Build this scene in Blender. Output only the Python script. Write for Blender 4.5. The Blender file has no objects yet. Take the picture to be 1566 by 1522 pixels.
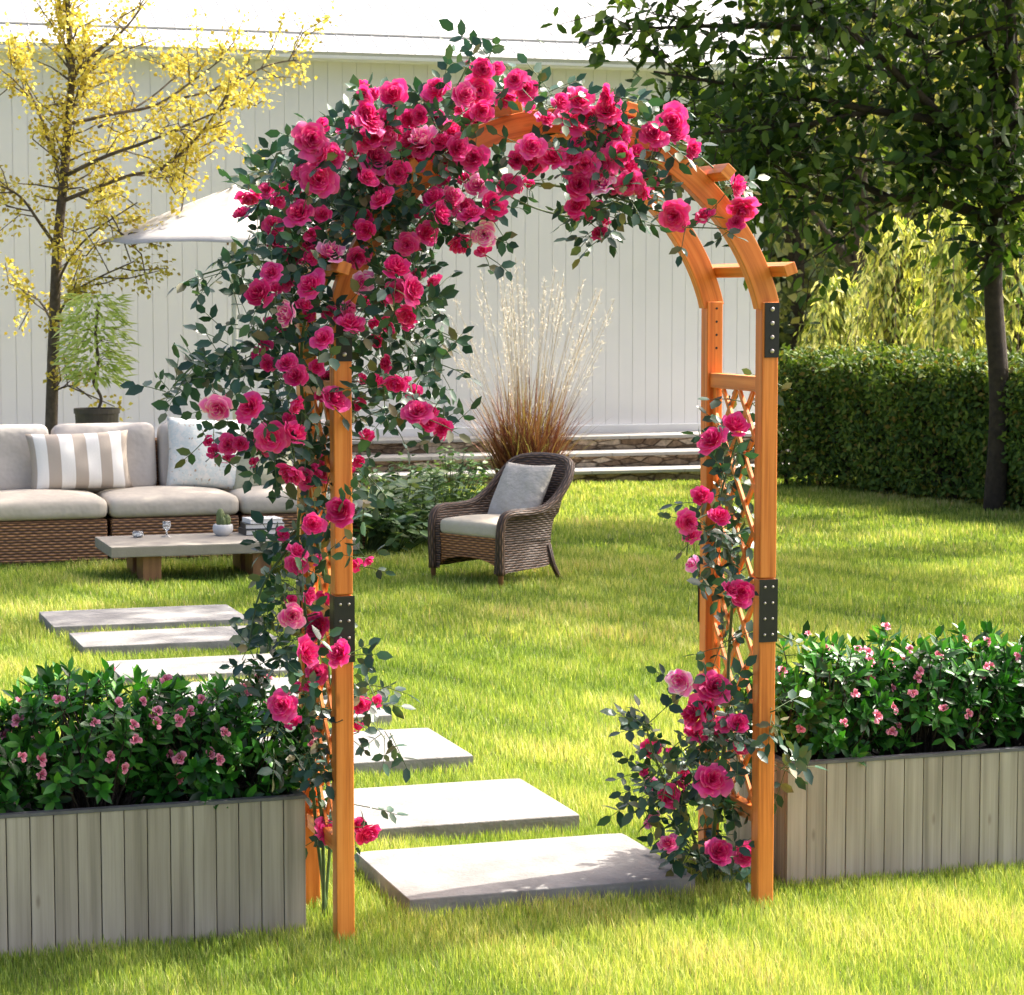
import bpy, math, random
import numpy as np
from mathutils import Vector, Matrix

rng = np.random.default_rng(11)
random.seed(11)
sc = bpy.context.scene
COL = sc.collection
R = math.radians

# ------------------------------------------------------------------ camera geometry (pixels of the 1566 x 1522 photograph)
PW, PH, FOC, HOR, HC = 1566, 1522, 3700.0, 450.0, 1.62
CX, CY = PW / 2, PH / 2
PITCH = math.atan((CY - HOR) / FOC)
cp, sp = math.cos(PITCH), math.sin(PITCH)

def ray(px, py):
    x = (px - CX) / FOC; y = -(py - CY) / FOC
    return np.array([x, cp + y * sp, -sp + y * cp])
def G(px, py, z=0.0):
    r = ray(px, py); t = (z - HC) / r[2]
    return np.array([r[0] * t, r[1] * t, z])
def atY(px, py, Y):
    r = ray(px, py); t = Y / r[1]
    return np.array([r[0] * t, Y, HC + r[2] * t])
def proj(P):
    z = P[2] - HC
    d = P[1] * cp - z * sp; up = P[1] * sp + z * cp
    return CX + FOC * P[0] / d, CY - FOC * up / d

# garden axes: u runs to the right along the arch front, v runs away from the viewer
FL = np.array([-0.4216, 5.955, 0.0])
TH = R(17.94)
U = np.array([math.cos(TH), math.sin(TH), 0.0]); Vv = np.array([-math.sin(TH), math.cos(TH), 0.0])
def gp(u, v, z=0.0):
    return FL + U * u + Vv * v + np.array([0, 0, z])
def onv(px, py, v):
    r = ray(px, py); t = (v + FL @ Vv) / (r @ Vv)
    return np.array([r[0] * t, r[1] * t, HC + r[2] * t])
def uv_of(P):
    d = P - FL
    return d @ U, d @ Vv

# ------------------------------------------------------------------ mesh helpers
def nrm(a):
    a = np.asarray(a, float); return a / (np.linalg.norm(a, axis=-1, keepdims=True) + 1e-9)

def link(o, parent=None):
    COL.objects.link(o)
    if parent is not None: o.parent = parent
    return o

class MB:
    def __init__(s): s.V = []; s.F = []; s.UV = []; s.MI = []
    def face(s, pts, uvs, mi=0):
        b = len(s.V); s.V += [tuple(p) for p in pts]; s.F.append(tuple(range(b, b + len(pts)))); s.UV += list(uvs); s.MI.append(mi)
    def box(s, c, size, axis=2, mi=0, rot=None, taper=1.0):
        hx, hy, hz = [k / 2 for k in size]; b = len(s.V)
        off = (random.random() * 7, random.random() * 7)
        pts = []
        for k in (-1, 1):
            t = taper if k == 1 else 1.0
            for i, j in ((-1, -1), (1, -1), (1, 1), (-1, 1)):
                pts.append(Vector((i * hx * t, j * hy * t, k * hz)))
        fs = [(0, 3, 2, 1), (4, 5, 6, 7), (0, 1, 5, 4), (1, 2, 6, 5), (2, 3, 7, 6), (3, 0, 4, 7)]
        oth = [a for a in (0, 1, 2) if a != axis]
        for fi, f in enumerate(fs):
            ps = [pts[q] for q in f]
            ext = [max(p[a] for p in ps) - min(p[a] for p in ps) for a in range(3)]
            flat = min(range(3), key=lambda a: ext[a])
            ax = [a for a in range(3) if a != flat]
            if axis in ax: ua = axis; va = ax[0] if ax[1] == axis else ax[1]
            else: ua, va = ax
            for p in ps: s.UV.append((p[ua] + off[0], p[va] + off[1] + fi * .37))
            s.F.append(tuple(b + q for q in f)); s.MI.append(mi)
        for p in pts:
            q = (rot @ p) if rot is not None else p
            s.V.append((q[0] + c[0], q[1] + c[1], q[2] + c[2]))
    def bar(s, a, b, w, h, mi=0, up=(0, 0, 1)):
        a = Vector(a); b = Vector(b); d = b - a; L = d.length; z = d.normalized()
        x = Vector(up).cross(z)
        if x.length < 1e-4: x = Vector((1, 0, 0)).cross(z)
        x.normalize(); y = z.cross(x)
        m = Matrix((x, y, z)).transposed()
        s.box((a + b) / 2, (w, h, L), 2, mi, m)
    def tube(s, path, rad, n=8, mi=0, cap=True, flat=1.0):
        path = [Vector(p) for p in path]; m = len(path)
        if not hasattr(rad, '__len__'): rad = [rad] * m
        b = len(s.V); prev = None; ln = 0.0; us = []
        for i, p in enumerate(path):
            t = (path[min(i + 1, m - 1)] - path[max(i - 1, 0)])
            t = t.normalized() if t.length > 1e-9 else Vector((0, 0, 1))
            if prev is None:
                x = t.cross(Vector((0.13, .21, 1)))
                if x.length < 1e-3: x = t.cross(Vector((1, 0, 0)))
            else: x = prev - t * prev.dot(t)
            x.normalize(); prev = x; y = t.cross(x)
            if i: ln += (p - path[i - 1]).length
            us.append(ln)
            for k in range(n):
                a = 2 * math.pi * k / n
                q = p + (x * math.cos(a) * rad[i] + y * math.sin(a) * rad[i] * flat)
                s.V.append(tuple(q))
        for i in range(m - 1):
            for k in range(n):
                k2 = (k + 1) % n; rr = 2 * math.pi * rad[i] / n
                s.F.append((b + i * n + k, b + i * n + k2, b + (i + 1) * n + k2, b + (i + 1) * n + k)); s.MI.append(mi)
                s.UV += [(us[i], k * rr), (us[i], (k + 1) * rr), (us[i + 1], (k + 1) * rr), (us[i + 1], k * rr)]
        if cap:
            for i, rev in ((0, True), (m - 1, False)):
                idx = [b + i * n + k for k in range(n)]
                if rev: idx = idx[::-1]
                s.F.append(tuple(idx)); s.MI.append(mi); s.UV += [(0, 0)] * n
    def lathe(s, prof, n=24, c=(0, 0, 0), mi=0):
        b = len(s.V); m = len(prof)
        for r, z in prof:
            for k in range(n):
                a = 2 * math.pi * k / n
                s.V.append((c[0] + r * math.cos(a), c[1] + r * math.sin(a), c[2] + z))
        for i in range(m - 1):
            for k in range(n):
                k2 = (k + 1) % n
                s.F.append((b + i * n + k, b + i * n + k2, b + (i + 1) * n + k2, b + (i + 1) * n + k)); s.MI.append(mi)
                s.UV += [(k / n, i / m), ((k + 1) / n, i / m), ((k + 1) / n, (i + 1) / m), (k / n, (i + 1) / m)]
    def grid(s, P, UVs=None, mi=0, flip=False):
        P = np.asarray(P); a, bb = P.shape[:2]; b = len(s.V)
        s.V += [tuple(p) for p in P.reshape(-1, 3)]
        for i in range(a - 1):
            for j in range(bb - 1):
                f = [(i, j), (i + 1, j), (i + 1, j + 1), (i, j + 1)]
                if flip: f = f[::-1]
                s.F.append(tuple(b + q[0] * bb + q[1] for q in f)); s.MI.append(mi)
                for q in f: s.UV.append(tuple(UVs[q[0]][q[1]]) if UVs is not None else (q[0] / a, q[1] / bb))
    def rbox(s, c, size, r=.03, n=10, crown=0.0, mi=0, rot=None, sag=0.0):
        h = np.array(size) / 2
        lin = np.linspace(-1, 1, n)
        # denser sampling near the edges
        lin = np.sign(lin) * (1 - (1 - np.abs(lin)) ** 1.6)
        for ax in range(3):
            o = [a for a in range(3) if a != ax]
            for sg in (-1, 1):
                A, B = np.meshgrid(lin, lin, indexing='ij')
                P = np.zeros((n, n, 3)); P[..., ax] = sg; P[..., o[0]] = A; P[..., o[1]] = B
                X = P * h; I = np.clip(X, -(h - r), h - r); D = X - I
                L = np.linalg.norm(D, axis=-1, keepdims=True); Q = I + np.where(L > 1e-9, D / np.maximum(L, 1e-9) * r, 0)
                f = (1 - (Q[..., 0] / h[0]) ** 2) * (1 - (Q[..., 1] / h[1]) ** 2)
                Q[..., 2] += np.where(Q[..., 2] > 0, crown * f, -sag * f)
                uvs = np.stack([Q[..., o[0]], Q[..., o[1]]], -1)
                if rot is not None: Q = Q @ np.array(rot.to_3x3()).T
                s.grid(Q + np.array(c), uvs, mi, flip=((sg == 1) == (ax == 1)))
    def build(s, name, mats, parent=None, smooth=False, bevel=0.0, weld=False, auto=None):
        me = bpy.data.meshes.new(name)
        me.from_pydata(s.V, [], s.F)
        if s.UV:
            ul = me.uv_layers.new(name='UVMap')
            ul.data.foreach_set('uv', np.array(s.UV, dtype=np.float32).ravel())
        mats = mats if isinstance(mats, (list, tuple)) else [mats]
        for m in mats: me.materials.append(m)
        me.polygons.foreach_set('material_index', np.array(s.MI, dtype=np.int32))
        if smooth: me.polygons.foreach_set('use_smooth', [True] * len(me.polygons))
        me.update()
        o = bpy.data.objects.new(name, me); link(o, parent)
        if weld:
            w = o.modifiers.new('weld', 'WELD'); w.merge_threshold = 0.0005
        if bevel:
            bv = o.modifiers.new('bevel', 'BEVEL'); bv.width = bevel; bv.segments = 2; bv.limit_method = 'ANGLE'; bv.angle_limit = R(40)
        return o

def mesh_np(name, V, loops, starts, mat, parent=None, rnd=None, smooth=True, attrs=None):
    me = bpy.data.meshes.new(name)
    V = np.ascontiguousarray(V, dtype=np.float32); loops = np.ascontiguousarray(loops, dtype=np.int32); starts = np.ascontiguousarray(starts, dtype=np.int32)
    me.vertices.add(len(V)); me.vertices.foreach_set('co', V.ravel())
    me.loops.add(len(loops)); me.loops.foreach_set('vertex_index', loops)
    me.polygons.add(len(starts)); me.polygons.foreach_set('loop_start', starts)
    if smooth: me.polygons.foreach_set('use_smooth', np.ones(len(starts), dtype=bool))
    if rnd is not None:
        a = me.attributes.new('rnd', 'FLOAT', 'POINT'); a.data.foreach_set('value', np.ascontiguousarray(rnd, dtype=np.float32))
    for k, arr in (attrs or {}).items():
        a = me.attributes.new(k, 'FLOAT', 'POINT'); a.data.foreach_set('value', np.ascontiguousarray(arr, dtype=np.float32))
    me.update(calc_edges=True); me.validate()
    for m in (mat if isinstance(mat, (list, tuple)) else [mat]): me.materials.append(m)
    o = bpy.data.objects.new(name, me)
    return link(o, parent)

LEAF = (np.array([(0, 0, 0), (.22, .36, .03), (.22, 0, -.03), (.22, -.36, .03), (.62, .40, .0), (.62, 0, -.05), (.62, -.40, .0), (1, 0, -.10)], float),
        [(0, 2, 1), (0, 3, 2), (1, 2, 5, 4), (2, 3, 6, 5), (4, 5, 7), (5, 6, 7)])
LEAF4 = (np.array([(0, 0, 0), (.45, .5, .06), (.45, -.5, .06), (1, 0, -.08), (.5, 0, -.03)], float),
         [(0, 4, 1), (0, 2, 4), (1, 4, 3), (4, 2, 3)])
QUAD = (np.array([(0, 0, 0), (.45, .5, .04), (1, 0, -.06), (.45, -.5, .04)], float), [(0, 3, 2, 1)])

def leafmesh(name, mat, parent, P, D, N, L, W, tmpl=LEAF, rnd=None, smooth=True):
    T, F = tmpl; P = np.asarray(P, float); n = len(P); k = len(T)
    L = np.broadcast_to(np.asarray(L, float), (n,)); W = np.broadcast_to(np.asarray(W, float), (n,))
    X = nrm(D); Y = nrm(np.cross(N, X)); Z = np.cross(X, Y)
    V = (P[:, None] + L[:, None, None] * T[None, :, 0:1] * X[:, None] + W[:, None, None] * T[None, :, 1:2] * Y[:, None] + L[:, None, None] * T[None, :, 2:3] * Z[:, None])
    loops = np.concatenate([np.array(f) for f in F]); lens = np.array([len(f) for f in F])
    al = (np.arange(n)[:, None] * k + loops[None]).ravel()
    st = np.concatenate([[0], np.cumsum(lens)[:-1]]); nl = lens.sum()
    starts = (np.arange(n)[:, None] * nl + st[None]).ravel()
    if rnd is None: rnd = rng.random(n)
    return mesh_np(name, V.reshape(-1, 3), al, starts, mat, parent, np.repeat(rnd, k), smooth)

def tag(o, label, cat, group=None, kind=None):
    o['label'] = label; o['category'] = cat
    if group: o['group'] = group
    if kind: o['kind'] = kind
    return o
def struct(o, kind='structure'):
    o['kind'] = kind; return o
def empty(name, loc=(0, 0, 0), rz=0.0):
    o = bpy.data.objects.new(name, None); o.location = loc; o.rotation_euler = (0, 0, rz); o.empty_display_size = .1
    return link(o)
def loc_in(root):
    """function turning world points into the local frame of ROOT (translation + z rotation)"""
    c, s = math.cos(-root.rotation_euler.z), math.sin(-root.rotation_euler.z); l = np.array(root.location)
    M = np.array([[c, -s, 0], [s, c, 0], [0, 0, 1]])
    return lambda P: (np.asarray(P) - l) @ M.T

# ------------------------------------------------------------------ materials
def nm(name):
    m = bpy.data.materials.new(name); m.use_nodes = True; nt = m.node_tree
    return m, nt, nt.nodes['Principled BSDF'], nt.nodes['Material Output']
def nd(nt, t, **kw):
    n = nt.nodes.new(t)
    for k, v in kw.items():
        if k in n.inputs: n.inputs[k].default_value = v
        else: setattr(n, k, v)
    return n
def ramp(nt, fac, stops, interp='LINEAR'):
    r = nt.nodes.new('ShaderNodeValToRGB'); cr = r.color_ramp; cr.interpolation = interp
    while len(cr.elements) < len(stops): cr.elements.new(.5)
    for e, (p, c) in zip(cr.elements, stops): e.position = p; e.color = (*c, 1)
    nt.links.new(fac, r.inputs[0]); return r
def coords(nt, kind='Object', scale=(1, 1, 1)):
    tc = nt.nodes.new('ShaderNodeTexCoord'); mp = nt.nodes.new('ShaderNodeMapping'); mp.inputs['Scale'].default_value = scale
    nt.links.new(tc.outputs[kind], mp.inputs['Vector']); return mp.outputs[0]
def noise(nt, vec, scale, detail=4, rough=.55):
    n = nd(nt, 'ShaderNodeTexNoise', Scale=scale, Detail=detail, Roughness=rough); nt.links.new(vec, n.inputs['Vector']); return n.outputs['Fac']
def bump(nt, b, h, strength=.3, dist=.01):
    n = nd(nt, 'ShaderNodeBump', Strength=strength, Distance=dist); nt.links.new(h, n.inputs['Height']); nt.links.new(n.outputs[0], b.inputs['Normal']); return n
def mixc(nt, fac, a, b, mode='MIX'):
    n = nt.nodes.new('ShaderNodeMix'); n.data_type = 'RGBA'; n.blend_type = mode
    for s, val in ((0, fac), (6, a), (7, b)):
        if hasattr(val, 'is_linked') or isinstance(val, bpy.types.NodeSocket): nt.links.new(val, n.inputs[s])
        elif s == 0: n.inputs[0].default_value = val
        else: n.inputs[s].default_value = (*val, 1)
    return n.outputs[2]

def plain(name, col, rough=.6, var=.15, scale=8, bs=.15, bd=.005, metallic=0, kind='Object', spec=.5):
    m, nt, b, o = nm(name)
    v = coords(nt, kind); f = noise(nt, v, scale, 6)
    c = [max(0, x * (1 - var)) for x in col]; d = [min(1, x * (1 + var)) for x in col]
    r = ramp(nt, f, [(.3, c), (.7, d)]); nt.links.new(r.outputs[0], b.inputs['Base Color'])
    b.inputs['Roughness'].default_value = rough; b.inputs['Metallic'].default_value = metallic; b.inputs['Specular IOR Level'].default_value = spec
    f2 = noise(nt, v, scale * 9, 4); bump(nt, b, f2, bs, bd)
    return m

def wood(name, dark, mid, light, rough=.5, across=55, along=1.6, bs=.25):
    m, nt, b, o = nm(name)
    v = coords(nt, 'UV', (along, across, 1)); f = noise(nt, v, 1.0, 6, .6)
    r = ramp(nt, f, [(.28, dark), (.5, mid), (.74, light)])
    v2 = coords(nt, 'UV', (.9, 4, 1)); f2 = noise(nt, v2, 1.3, 3)
    r2 = ramp(nt, f2, [(.3, (.70, .67, .64)), (.7, (1.12, 1.12, 1.12))])
    c = mixc(nt, 1.0, r.outputs[0], r2.outputs[0], 'MULTIPLY')
    # knots
    v3 = coords(nt, 'UV', (4.5, 14, 1)); vo = nd(nt, 'ShaderNodeTexVoronoi', Scale=1.0); nt.links.new(v3, vo.inputs['Vector'])
    kr = ramp(nt, vo.outputs['Distance'], [(.03, (.35, .28, .22)), (.10, (1, 1, 1))])
    c = mixc(nt, .55, c, kr.outputs[0], 'MULTIPLY')
    nt.links.new(c, b.inputs['Base Color']); b.inputs['Roughness'].default_value = rough
    bump(nt, b, f, bs, .002)
    return m

def leaf_mat(name, stops, rough=.4, transl=.3, tcol=None, spec=.5):
    m, nt, b, o = nm(name)
    a = nd(nt, 'ShaderNodeAttribute', attribute_name='rnd')
    r = ramp(nt, a.outputs['Fac'], stops)
    nt.links.new(r.outputs[0], b.inputs['Base Color']); b.inputs['Roughness'].default_value = rough; b.inputs['Specular IOR Level'].default_value = spec
    t = nt.nodes.new('ShaderNodeBsdfTranslucent'); mx = nt.nodes.new('ShaderNodeMixShader'); mx.inputs[0].default_value = transl
    if tcol:
        c = mixc(nt, 1.0, r.outputs[0], tcol, 'MULTIPLY'); nt.links.new(c, t.inputs['Color'])
    else: nt.links.new(r.outputs[0], t.inputs['Color'])
    nt.links.new(b.outputs[0], mx.inputs[1]); nt.links.new(t.outputs[0], mx.inputs[2]); nt.links.new(mx.outputs[0], o.inputs['Surface'])
    return m

def weave(name, c1, c2, mortar, bw=.045, rh=.013, rough=.5):
    m, nt, b, o = nm(name)
    v = coords(nt, 'UV'); n0 = noise(nt, v, 14, 3)
    sub = nd(nt, 'ShaderNodeVectorMath', operation='MULTIPLY_ADD'); nt.links.new(n0, sub.inputs[0]); sub.inputs[1].default_value = (.012, .006, 0); nt.links.new(v, sub.inputs[2])
    xyz = nt.nodes.new('ShaderNodeSeparateXYZ'); nt.links.new(sub.outputs[0], xyz.inputs[0])
    def mth(op, a, c=None):
        n = nd(nt, 'ShaderNodeMath', operation=op)
        for k, val in enumerate((a, c)):
            if val is None: continue
            if isinstance(val, bpy.types.NodeSocket): nt.links.new(val, n.inputs[k])
            else: n.inputs[k].default_value = val
        return n.outputs[0]
    y = mth('DIVIDE', xyz.outputs[1], rh); row = mth('FLOOR', y); fy = mth('SUBTRACT', y, row); strand = mth('SINE', mth('MULTIPLY', fy, math.pi))
    x = mth('ADD', mth('DIVIDE', xyz.outputs[0], bw), row); bul = mth('MULTIPLY_ADD', mth('SINE', mth('MULTIPLY', x, math.pi)), .5)
    bul.node.inputs[2].default_value = .5
    h = mth('MULTIPLY', strand, mth('MULTIPLY_ADD', bul, .6)); h.node.inputs[1].links[0].from_node.inputs[2].default_value = .4
    wn = nd(nt, 'ShaderNodeTexWhiteNoise', noise_dimensions='1D'); nt.links.new(row, wn.inputs['W'])
    r = ramp(nt, h, [(.05, mortar), (.45, c1), (.95, c2)])
    n1 = noise(nt, v, 60, 4); r2 = ramp(nt, n1, [(.25, (.65, .65, .65)), (.75, (1.3, 1.28, 1.25))]); r3 = ramp(nt, wn.outputs['Value'], [(0, (.75, .75, .75)), (1, (1.2, 1.2, 1.2))])
    c = mixc(nt, 1.0, mixc(nt, 1.0, r.outputs[0], r2.outputs[0], 'MULTIPLY'), r3.outputs[0], 'MULTIPLY'); nt.links.new(c, b.inputs['Base Color'])
    b.inputs['Roughness'].default_value = rough
    bump(nt, b, h, .9, .006)
    return m

def fabric(name, col, scale=260, rough=.9):
    m, nt, b, o = nm(name)
    v = coords(nt, 'UV'); f = noise(nt, v, scale, 3); f0 = noise(nt, v, 5, 3)
    r = ramp(nt, f, [(.3, [x * .86 for x in col]), (.7, [min(1, x * 1.08) for x in col])])
    r0 = ramp(nt, f0, [(.3, (.9, .9, .9)), (.7, (1.05, 1.05, 1.05))])
    c = mixc(nt, 1.0, r.outputs[0], r0.outputs[0], 'MULTIPLY'); nt.links.new(c, b.inputs['Base Color'])
    b.inputs['Roughness'].default_value = rough; b.inputs['Specular IOR Level'].default_value = .2
    bump(nt, b, f0, .5, .04)
    return m

M = {}
M['arch'] = wood('orange stained fir', (.46, .105, .014), (.80, .245, .042), (.93, .36, .085), .42)
M['black'] = plain('black steel', (.012, .012, .013), .42, .2, 40, .05)
M['bolt'] = plain('zinc bolt', (.5, .46, .42), .35, .15, 60, .05, metallic=.8)
M['planter'] = wood('grey plank', (.245, .22, .165), (.39, .352, .277), (.49, .445, .36), .7, 45, 1.2, .4)
M['rim'] = plain('dark rim', (.11, .11, .115), .5, .2, 20)
M['soil'] = plain('soil', (.018, .012, .008), .95, .5, 30, .8, .02)
M['petal'] = None
M['roseleaf'] = leaf_mat('rose leaf', [(0, (.012, .04, .026)), (.55, (.028, .085, .052)), (.85, (.06, .13, .075)), (1, (.17, .14, .06))], .38, .16, (1.1, 1.5, .6))
M['stem'] = plain('green cane', (.06, .11, .03), .55, .35, 30)
M['bark'] = plain('bark', (.12, .092, .07), .9, .45, 22, .8, .02)
M['bark2'] = plain('dark bark', (.05, .036, .024), .9, .4, 20, .8, .02)
M['shrubleaf'] = leaf_mat('shrub leaf', [(0, (.008, .04, .006)), (.5, (.024, .125, .014)), (.85, (.06, .25, .03)), (1, (.14, .36, .05))], .36, .25, (1.1, 1.3, .5))
M['hedgeleaf'] = leaf_mat('hedge leaf', [(0, (.03, .065, .013)), (.5, (.09, .165, .028)), (.85, (.18, .25, .046)), (1, (.24, .17, .045))], .6, .25, (1.3, 1.2, .5), .25)
M['treeleaf'] = leaf_mat('tree leaf', [(0, (.015, .038, .009)), (.5, (.045, .095, .020)), (.88, (.11, .18, .036)), (1, (.18, .25, .06))], .55, .33, (1.35, 1.3, .45), .25)
M['farleaf'] = leaf_mat('far leaf', [(0, (.045, .07, .025)), (.5, (.125, .155, .05)), (.85, (.26, .27, .085)), (1, (.42, .38, .15))], .55, .3, (1.3, 1.2, .5))
M['willow'] = leaf_mat('yellow green leaf', [(0, (.07, .12, .03)), (.45, (.32, .38, .08)), (.8, (.64, .62, .17)), (1, (.80, .77, .36))], .5, .4, (1.2, 1.2, .5))
M['yellow'] = leaf_mat('yellow leaf', [(0, (.38, .29, .04)), (.4, (.62, .52, .08)), (.85, (.76, .69, .17)), (1, (.58, .58, .20))], .6, .35, (1.05, 1.0, .7), .2)
M['bushleaf'] = leaf_mat('garden bush leaf', [(0, (.03, .08, .03)), (.5, (.085, .17, .06)), (.85, (.18, .28, .10)), (1, (.36, .42, .19))], .4, .22, (1.2, 1.3, .5))
M['bamboo'] = leaf_mat('light green leaf', [(0, (.34, .46, .09)), (.6, (.66, .78, .22)), (1, (.82, .86, .42))], .6, .5)
M['reed'] = leaf_mat('reed blade', [(0, (.05, .014, .012)), (.4, (.16, .042, .028)), (.68, (.30, .11, .04)), (.86, (.50, .34, .09)), (1, (.44, .42, .10))], .55, .25)
M['plume'] = leaf_mat('plume', [(0, (.60, .53, .41)), (1, (.78, .73, .62))], .8, .4)
M['stalk'] = plain('dry stalk', (.42, .29, .12), .7, .3, 20)
M['grass'] = leaf_mat('grass blade', [(0, (.07, .135, .022)), (.35, (.215, .325, .055)), (.7, (.42, .485, .12)), (.92, (.70, .66, .27)), (1, (.62, .50, .26))], .55, .40, (1.1, 1.1, .5), .25)
M['wickers'] = weave('brown wicker', (.20, .09, .038), (.48, .245, .10), (.03, .015, .009), .034, .017)
M['wickerc'] = weave('dark wicker', (.075, .040, .024), (.175, .098, .058), (.010, .007, .005), .036, .0145, .5)
M['wicker_lit'] = weave('dark wicker lit front', (.32, .125, .036), (.54, .25, .085), (.014, .008, .006), .036, .0145, .5)  # chair's dark wicker again for the front panel, warm light painted into the colour
M['grey'] = fabric('grey cushion', (.56, .505, .42))
M['cream'] = fabric('cream cushion', (.60, .53, .41))
M['sage'] = fabric('sage cushion', (.42, .42, .30))
M['oat'] = fabric('oat cushion', (.50, .465, .41))
M['taupe'] = fabric('taupe cushion', (.50, .46, .42))
M['canopy'] = fabric('canopy cloth', (.50, .475, .45), 120)
M['concrete'] = plain('concrete', (.27, .245, .205), .85, .12, 10, .35, .004)
M['slab'] = plain('pale slab', (.235, .229, .218), .9, .26, 7, .9, .004)
M['tablewood'] = wood('table leg wood', (.16, .07, .03), (.26, .12, .05), (.34, .17, .075), .5)
M['cladding'] = plain('white cladding', (.77, .755, .745), .55, .025, 1.2, .04, .002)
M['roofm'] = plain('white metal roof', (.52, .52, .515), .45, .03, 2, .03, .002)
M['white'] = plain('white paint', (.80, .80, .78), .5, .03, 4, .05)
M['cap'] = plain('stone cap', (.32, .31, .29), .8, .1, 6, .3, .004)
M['pot'] = plain('dark pot', (.06, .05, .035), .6, .3, 12)
M['cactus'] = plain('cactus', (.13, .17, .06), .6, .3, 30, .5, .006)
M['ceramic'] = plain('ceramic', (.55, .55, .54), .4, .08, 20, .1)
M['cover'] = plain('dark book cover', (.03, .035, .035), .5, .2, 20)
M['pages'] = plain('book paper', (.75, .73, .68), .8, .05, 60)
M['whitewood'] = plain('pole paint', (.78, .77, .74), .45, .03, 10)
m_, nt, b, o_ = nm('clear glass'); M['glass'] = m_
b.inputs['Transmission Weight'].default_value = .9; b.inputs['Roughness'].default_value = .06; b.inputs['Base Color'].default_value = (.93, .97, 1, 1)

# petals: deep pink, paler towards the rolled edge
m_, nt, b, o_ = nm('rose petal'); M['petal'] = m_
a = nd(nt, 'ShaderNodeAttribute', attribute_name='rnd'); a2 = nd(nt, 'ShaderNodeAttribute', attribute_name='edge')
r1 = ramp(nt, a.outputs['Fac'], [(0, (.60, .005, .13)), (.5, (.85, .018, .235)), (1, (.93, .075, .37))])
r2 = ramp(nt, a2.outputs['Fac'], [(.66, (0, 0, 0)), (1.0, (.62, .62, .62))])
c = mixc(nt, r2.outputs[0], r1.outputs[0], (.92, .28, .46))
oi = nd(nt, 'ShaderNodeObjectInfo'); r3 = ramp(nt, oi.outputs['Random'], [(0, (.78, .8, .75)), (.6, (1, 1, 1)), (.85, (1.03, 1.2, 1.1)), (1, (1.1, 7, 2.3))])
c = mixc(nt, 1.0, c, r3.outputs[0], 'MULTIPLY'); nt.links.new(c, b.inputs['Base Color']); b.inputs['Roughness'].default_value = .55; b.inputs['Specular IOR Level'].default_value = .3
t = nt.nodes.new('ShaderNodeBsdfTranslucent'); mx = nt.nodes.new('ShaderNodeMixShader'); mx.inputs[0].default_value = .33
nt.links.new(c, t.inputs['Color']); nt.links.new(b.outputs[0], mx.inputs[1]); nt.links.new(t.outputs[0], mx.inputs[2]); nt.links.new(mx.outputs[0], o_.inputs['Surface'])
# small pale pink blossoms of the planter shrubs
m_, nt, b, o_ = nm('pale pink petal'); M['pinkpetal'] = m_
a = nd(nt, 'ShaderNodeAttribute', attribute_name='edge')
r1 = ramp(nt, a.outputs['Fac'], [(0, (.46, .05, .14)), (.6, (.66, .17, .27)), (1, (.78, .38, .44))])
nt.links.new(r1.outputs[0], b.inputs['Base Color']); b.inputs['Roughness'].default_value = .55
# striped and printed pillow cloth
m_, nt, b, o_ = nm('striped cloth'); M['striped'] = m_
v = coords(nt, 'UV'); sx = nt.nodes.new('ShaderNodeSeparateXYZ'); nt.links.new(v, sx.inputs[0])
Wt, Tp = (.78, .76, .72), (.43, .37, .31)
r = ramp(nt, sx.outputs[0], [(0, Tp), (.055, Wt), (.175, Tp), (.30, Wt), (.43, Tp), (.555, Wt), (.68, Tp), (.80, Wt), (.92, Tp)], 'CONSTANT')
f = noise(nt, v, 90, 3); rr = ramp(nt, f, [(.3, (.88, .88, .88)), (.7, (1.04, 1.04, 1.04))])
nt.links.new(mixc(nt, 1.0, r.outputs[0], rr.outputs[0], 'MULTIPLY'), b.inputs['Base Color']); b.inputs['Roughness'].default_value = .9
m_, nt, b, o_ = nm('printed cloth'); M['floral'] = m_
v = coords(nt, 'UV'); f1 = noise(nt, v, 9, 5, .7); f2 = noise(nt, coords(nt, 'UV', (14, 9, 1)), 1.6, 2)
ca = ramp(nt, f1, [(.42, (.74, .72, .67)), (.56, (.56, .62, .61)), (.66, (.74, .72, .67))])
cb = ramp(nt, f2, [(.64, (0, 0, 0)), (.68, (1, 1, 1))])
nt.links.new(mixc(nt, cb.outputs[0], ca.outputs[0], (.42, .30, .20)), b.inputs['Base Color']); b.inputs['Roughness'].default_value = .9
# coursed rubble of the step risers
m_, nt, b, o_ = nm('rubble stone'); M['rubble'] = m_
v = coords(nt, 'Object', (5.5, 5.5, 22)); vo = nd(nt, 'ShaderNodeTexVoronoi', Scale=1.0); nt.links.new(v, vo.inputs['Vector'])
hs = nt.nodes.new('ShaderNodeSeparateColor'); nt.links.new(vo.outputs['Color'], hs.inputs[0])
r = ramp(nt, hs.outputs[0], [(0, (.20, .13, .08)), (.45, (.38, .27, .18)), (.75, (.52, .40, .29)), (1, (.66, .55, .44))])
ve = nd(nt, 'ShaderNodeTexVoronoi', Scale=1.0, feature='DISTANCE_TO_EDGE'); nt.links.new(v, ve.inputs['Vector'])
re = ramp(nt, ve.outputs['Distance'], [(.02, (.35, .33, .3)), (.08, (1, 1, 1))])
f = noise(nt, coords(nt), 30, 5); rf = ramp(nt, f, [(.3, (.6, .6, .6)), (.7, (1.3, 1.3, 1.3))])
c = mixc(nt, 1.0, mixc(nt, 1.0, r.outputs[0], re.outputs[0], 'MULTIPLY'), rf.outputs[0], 'MULTIPLY')
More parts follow.
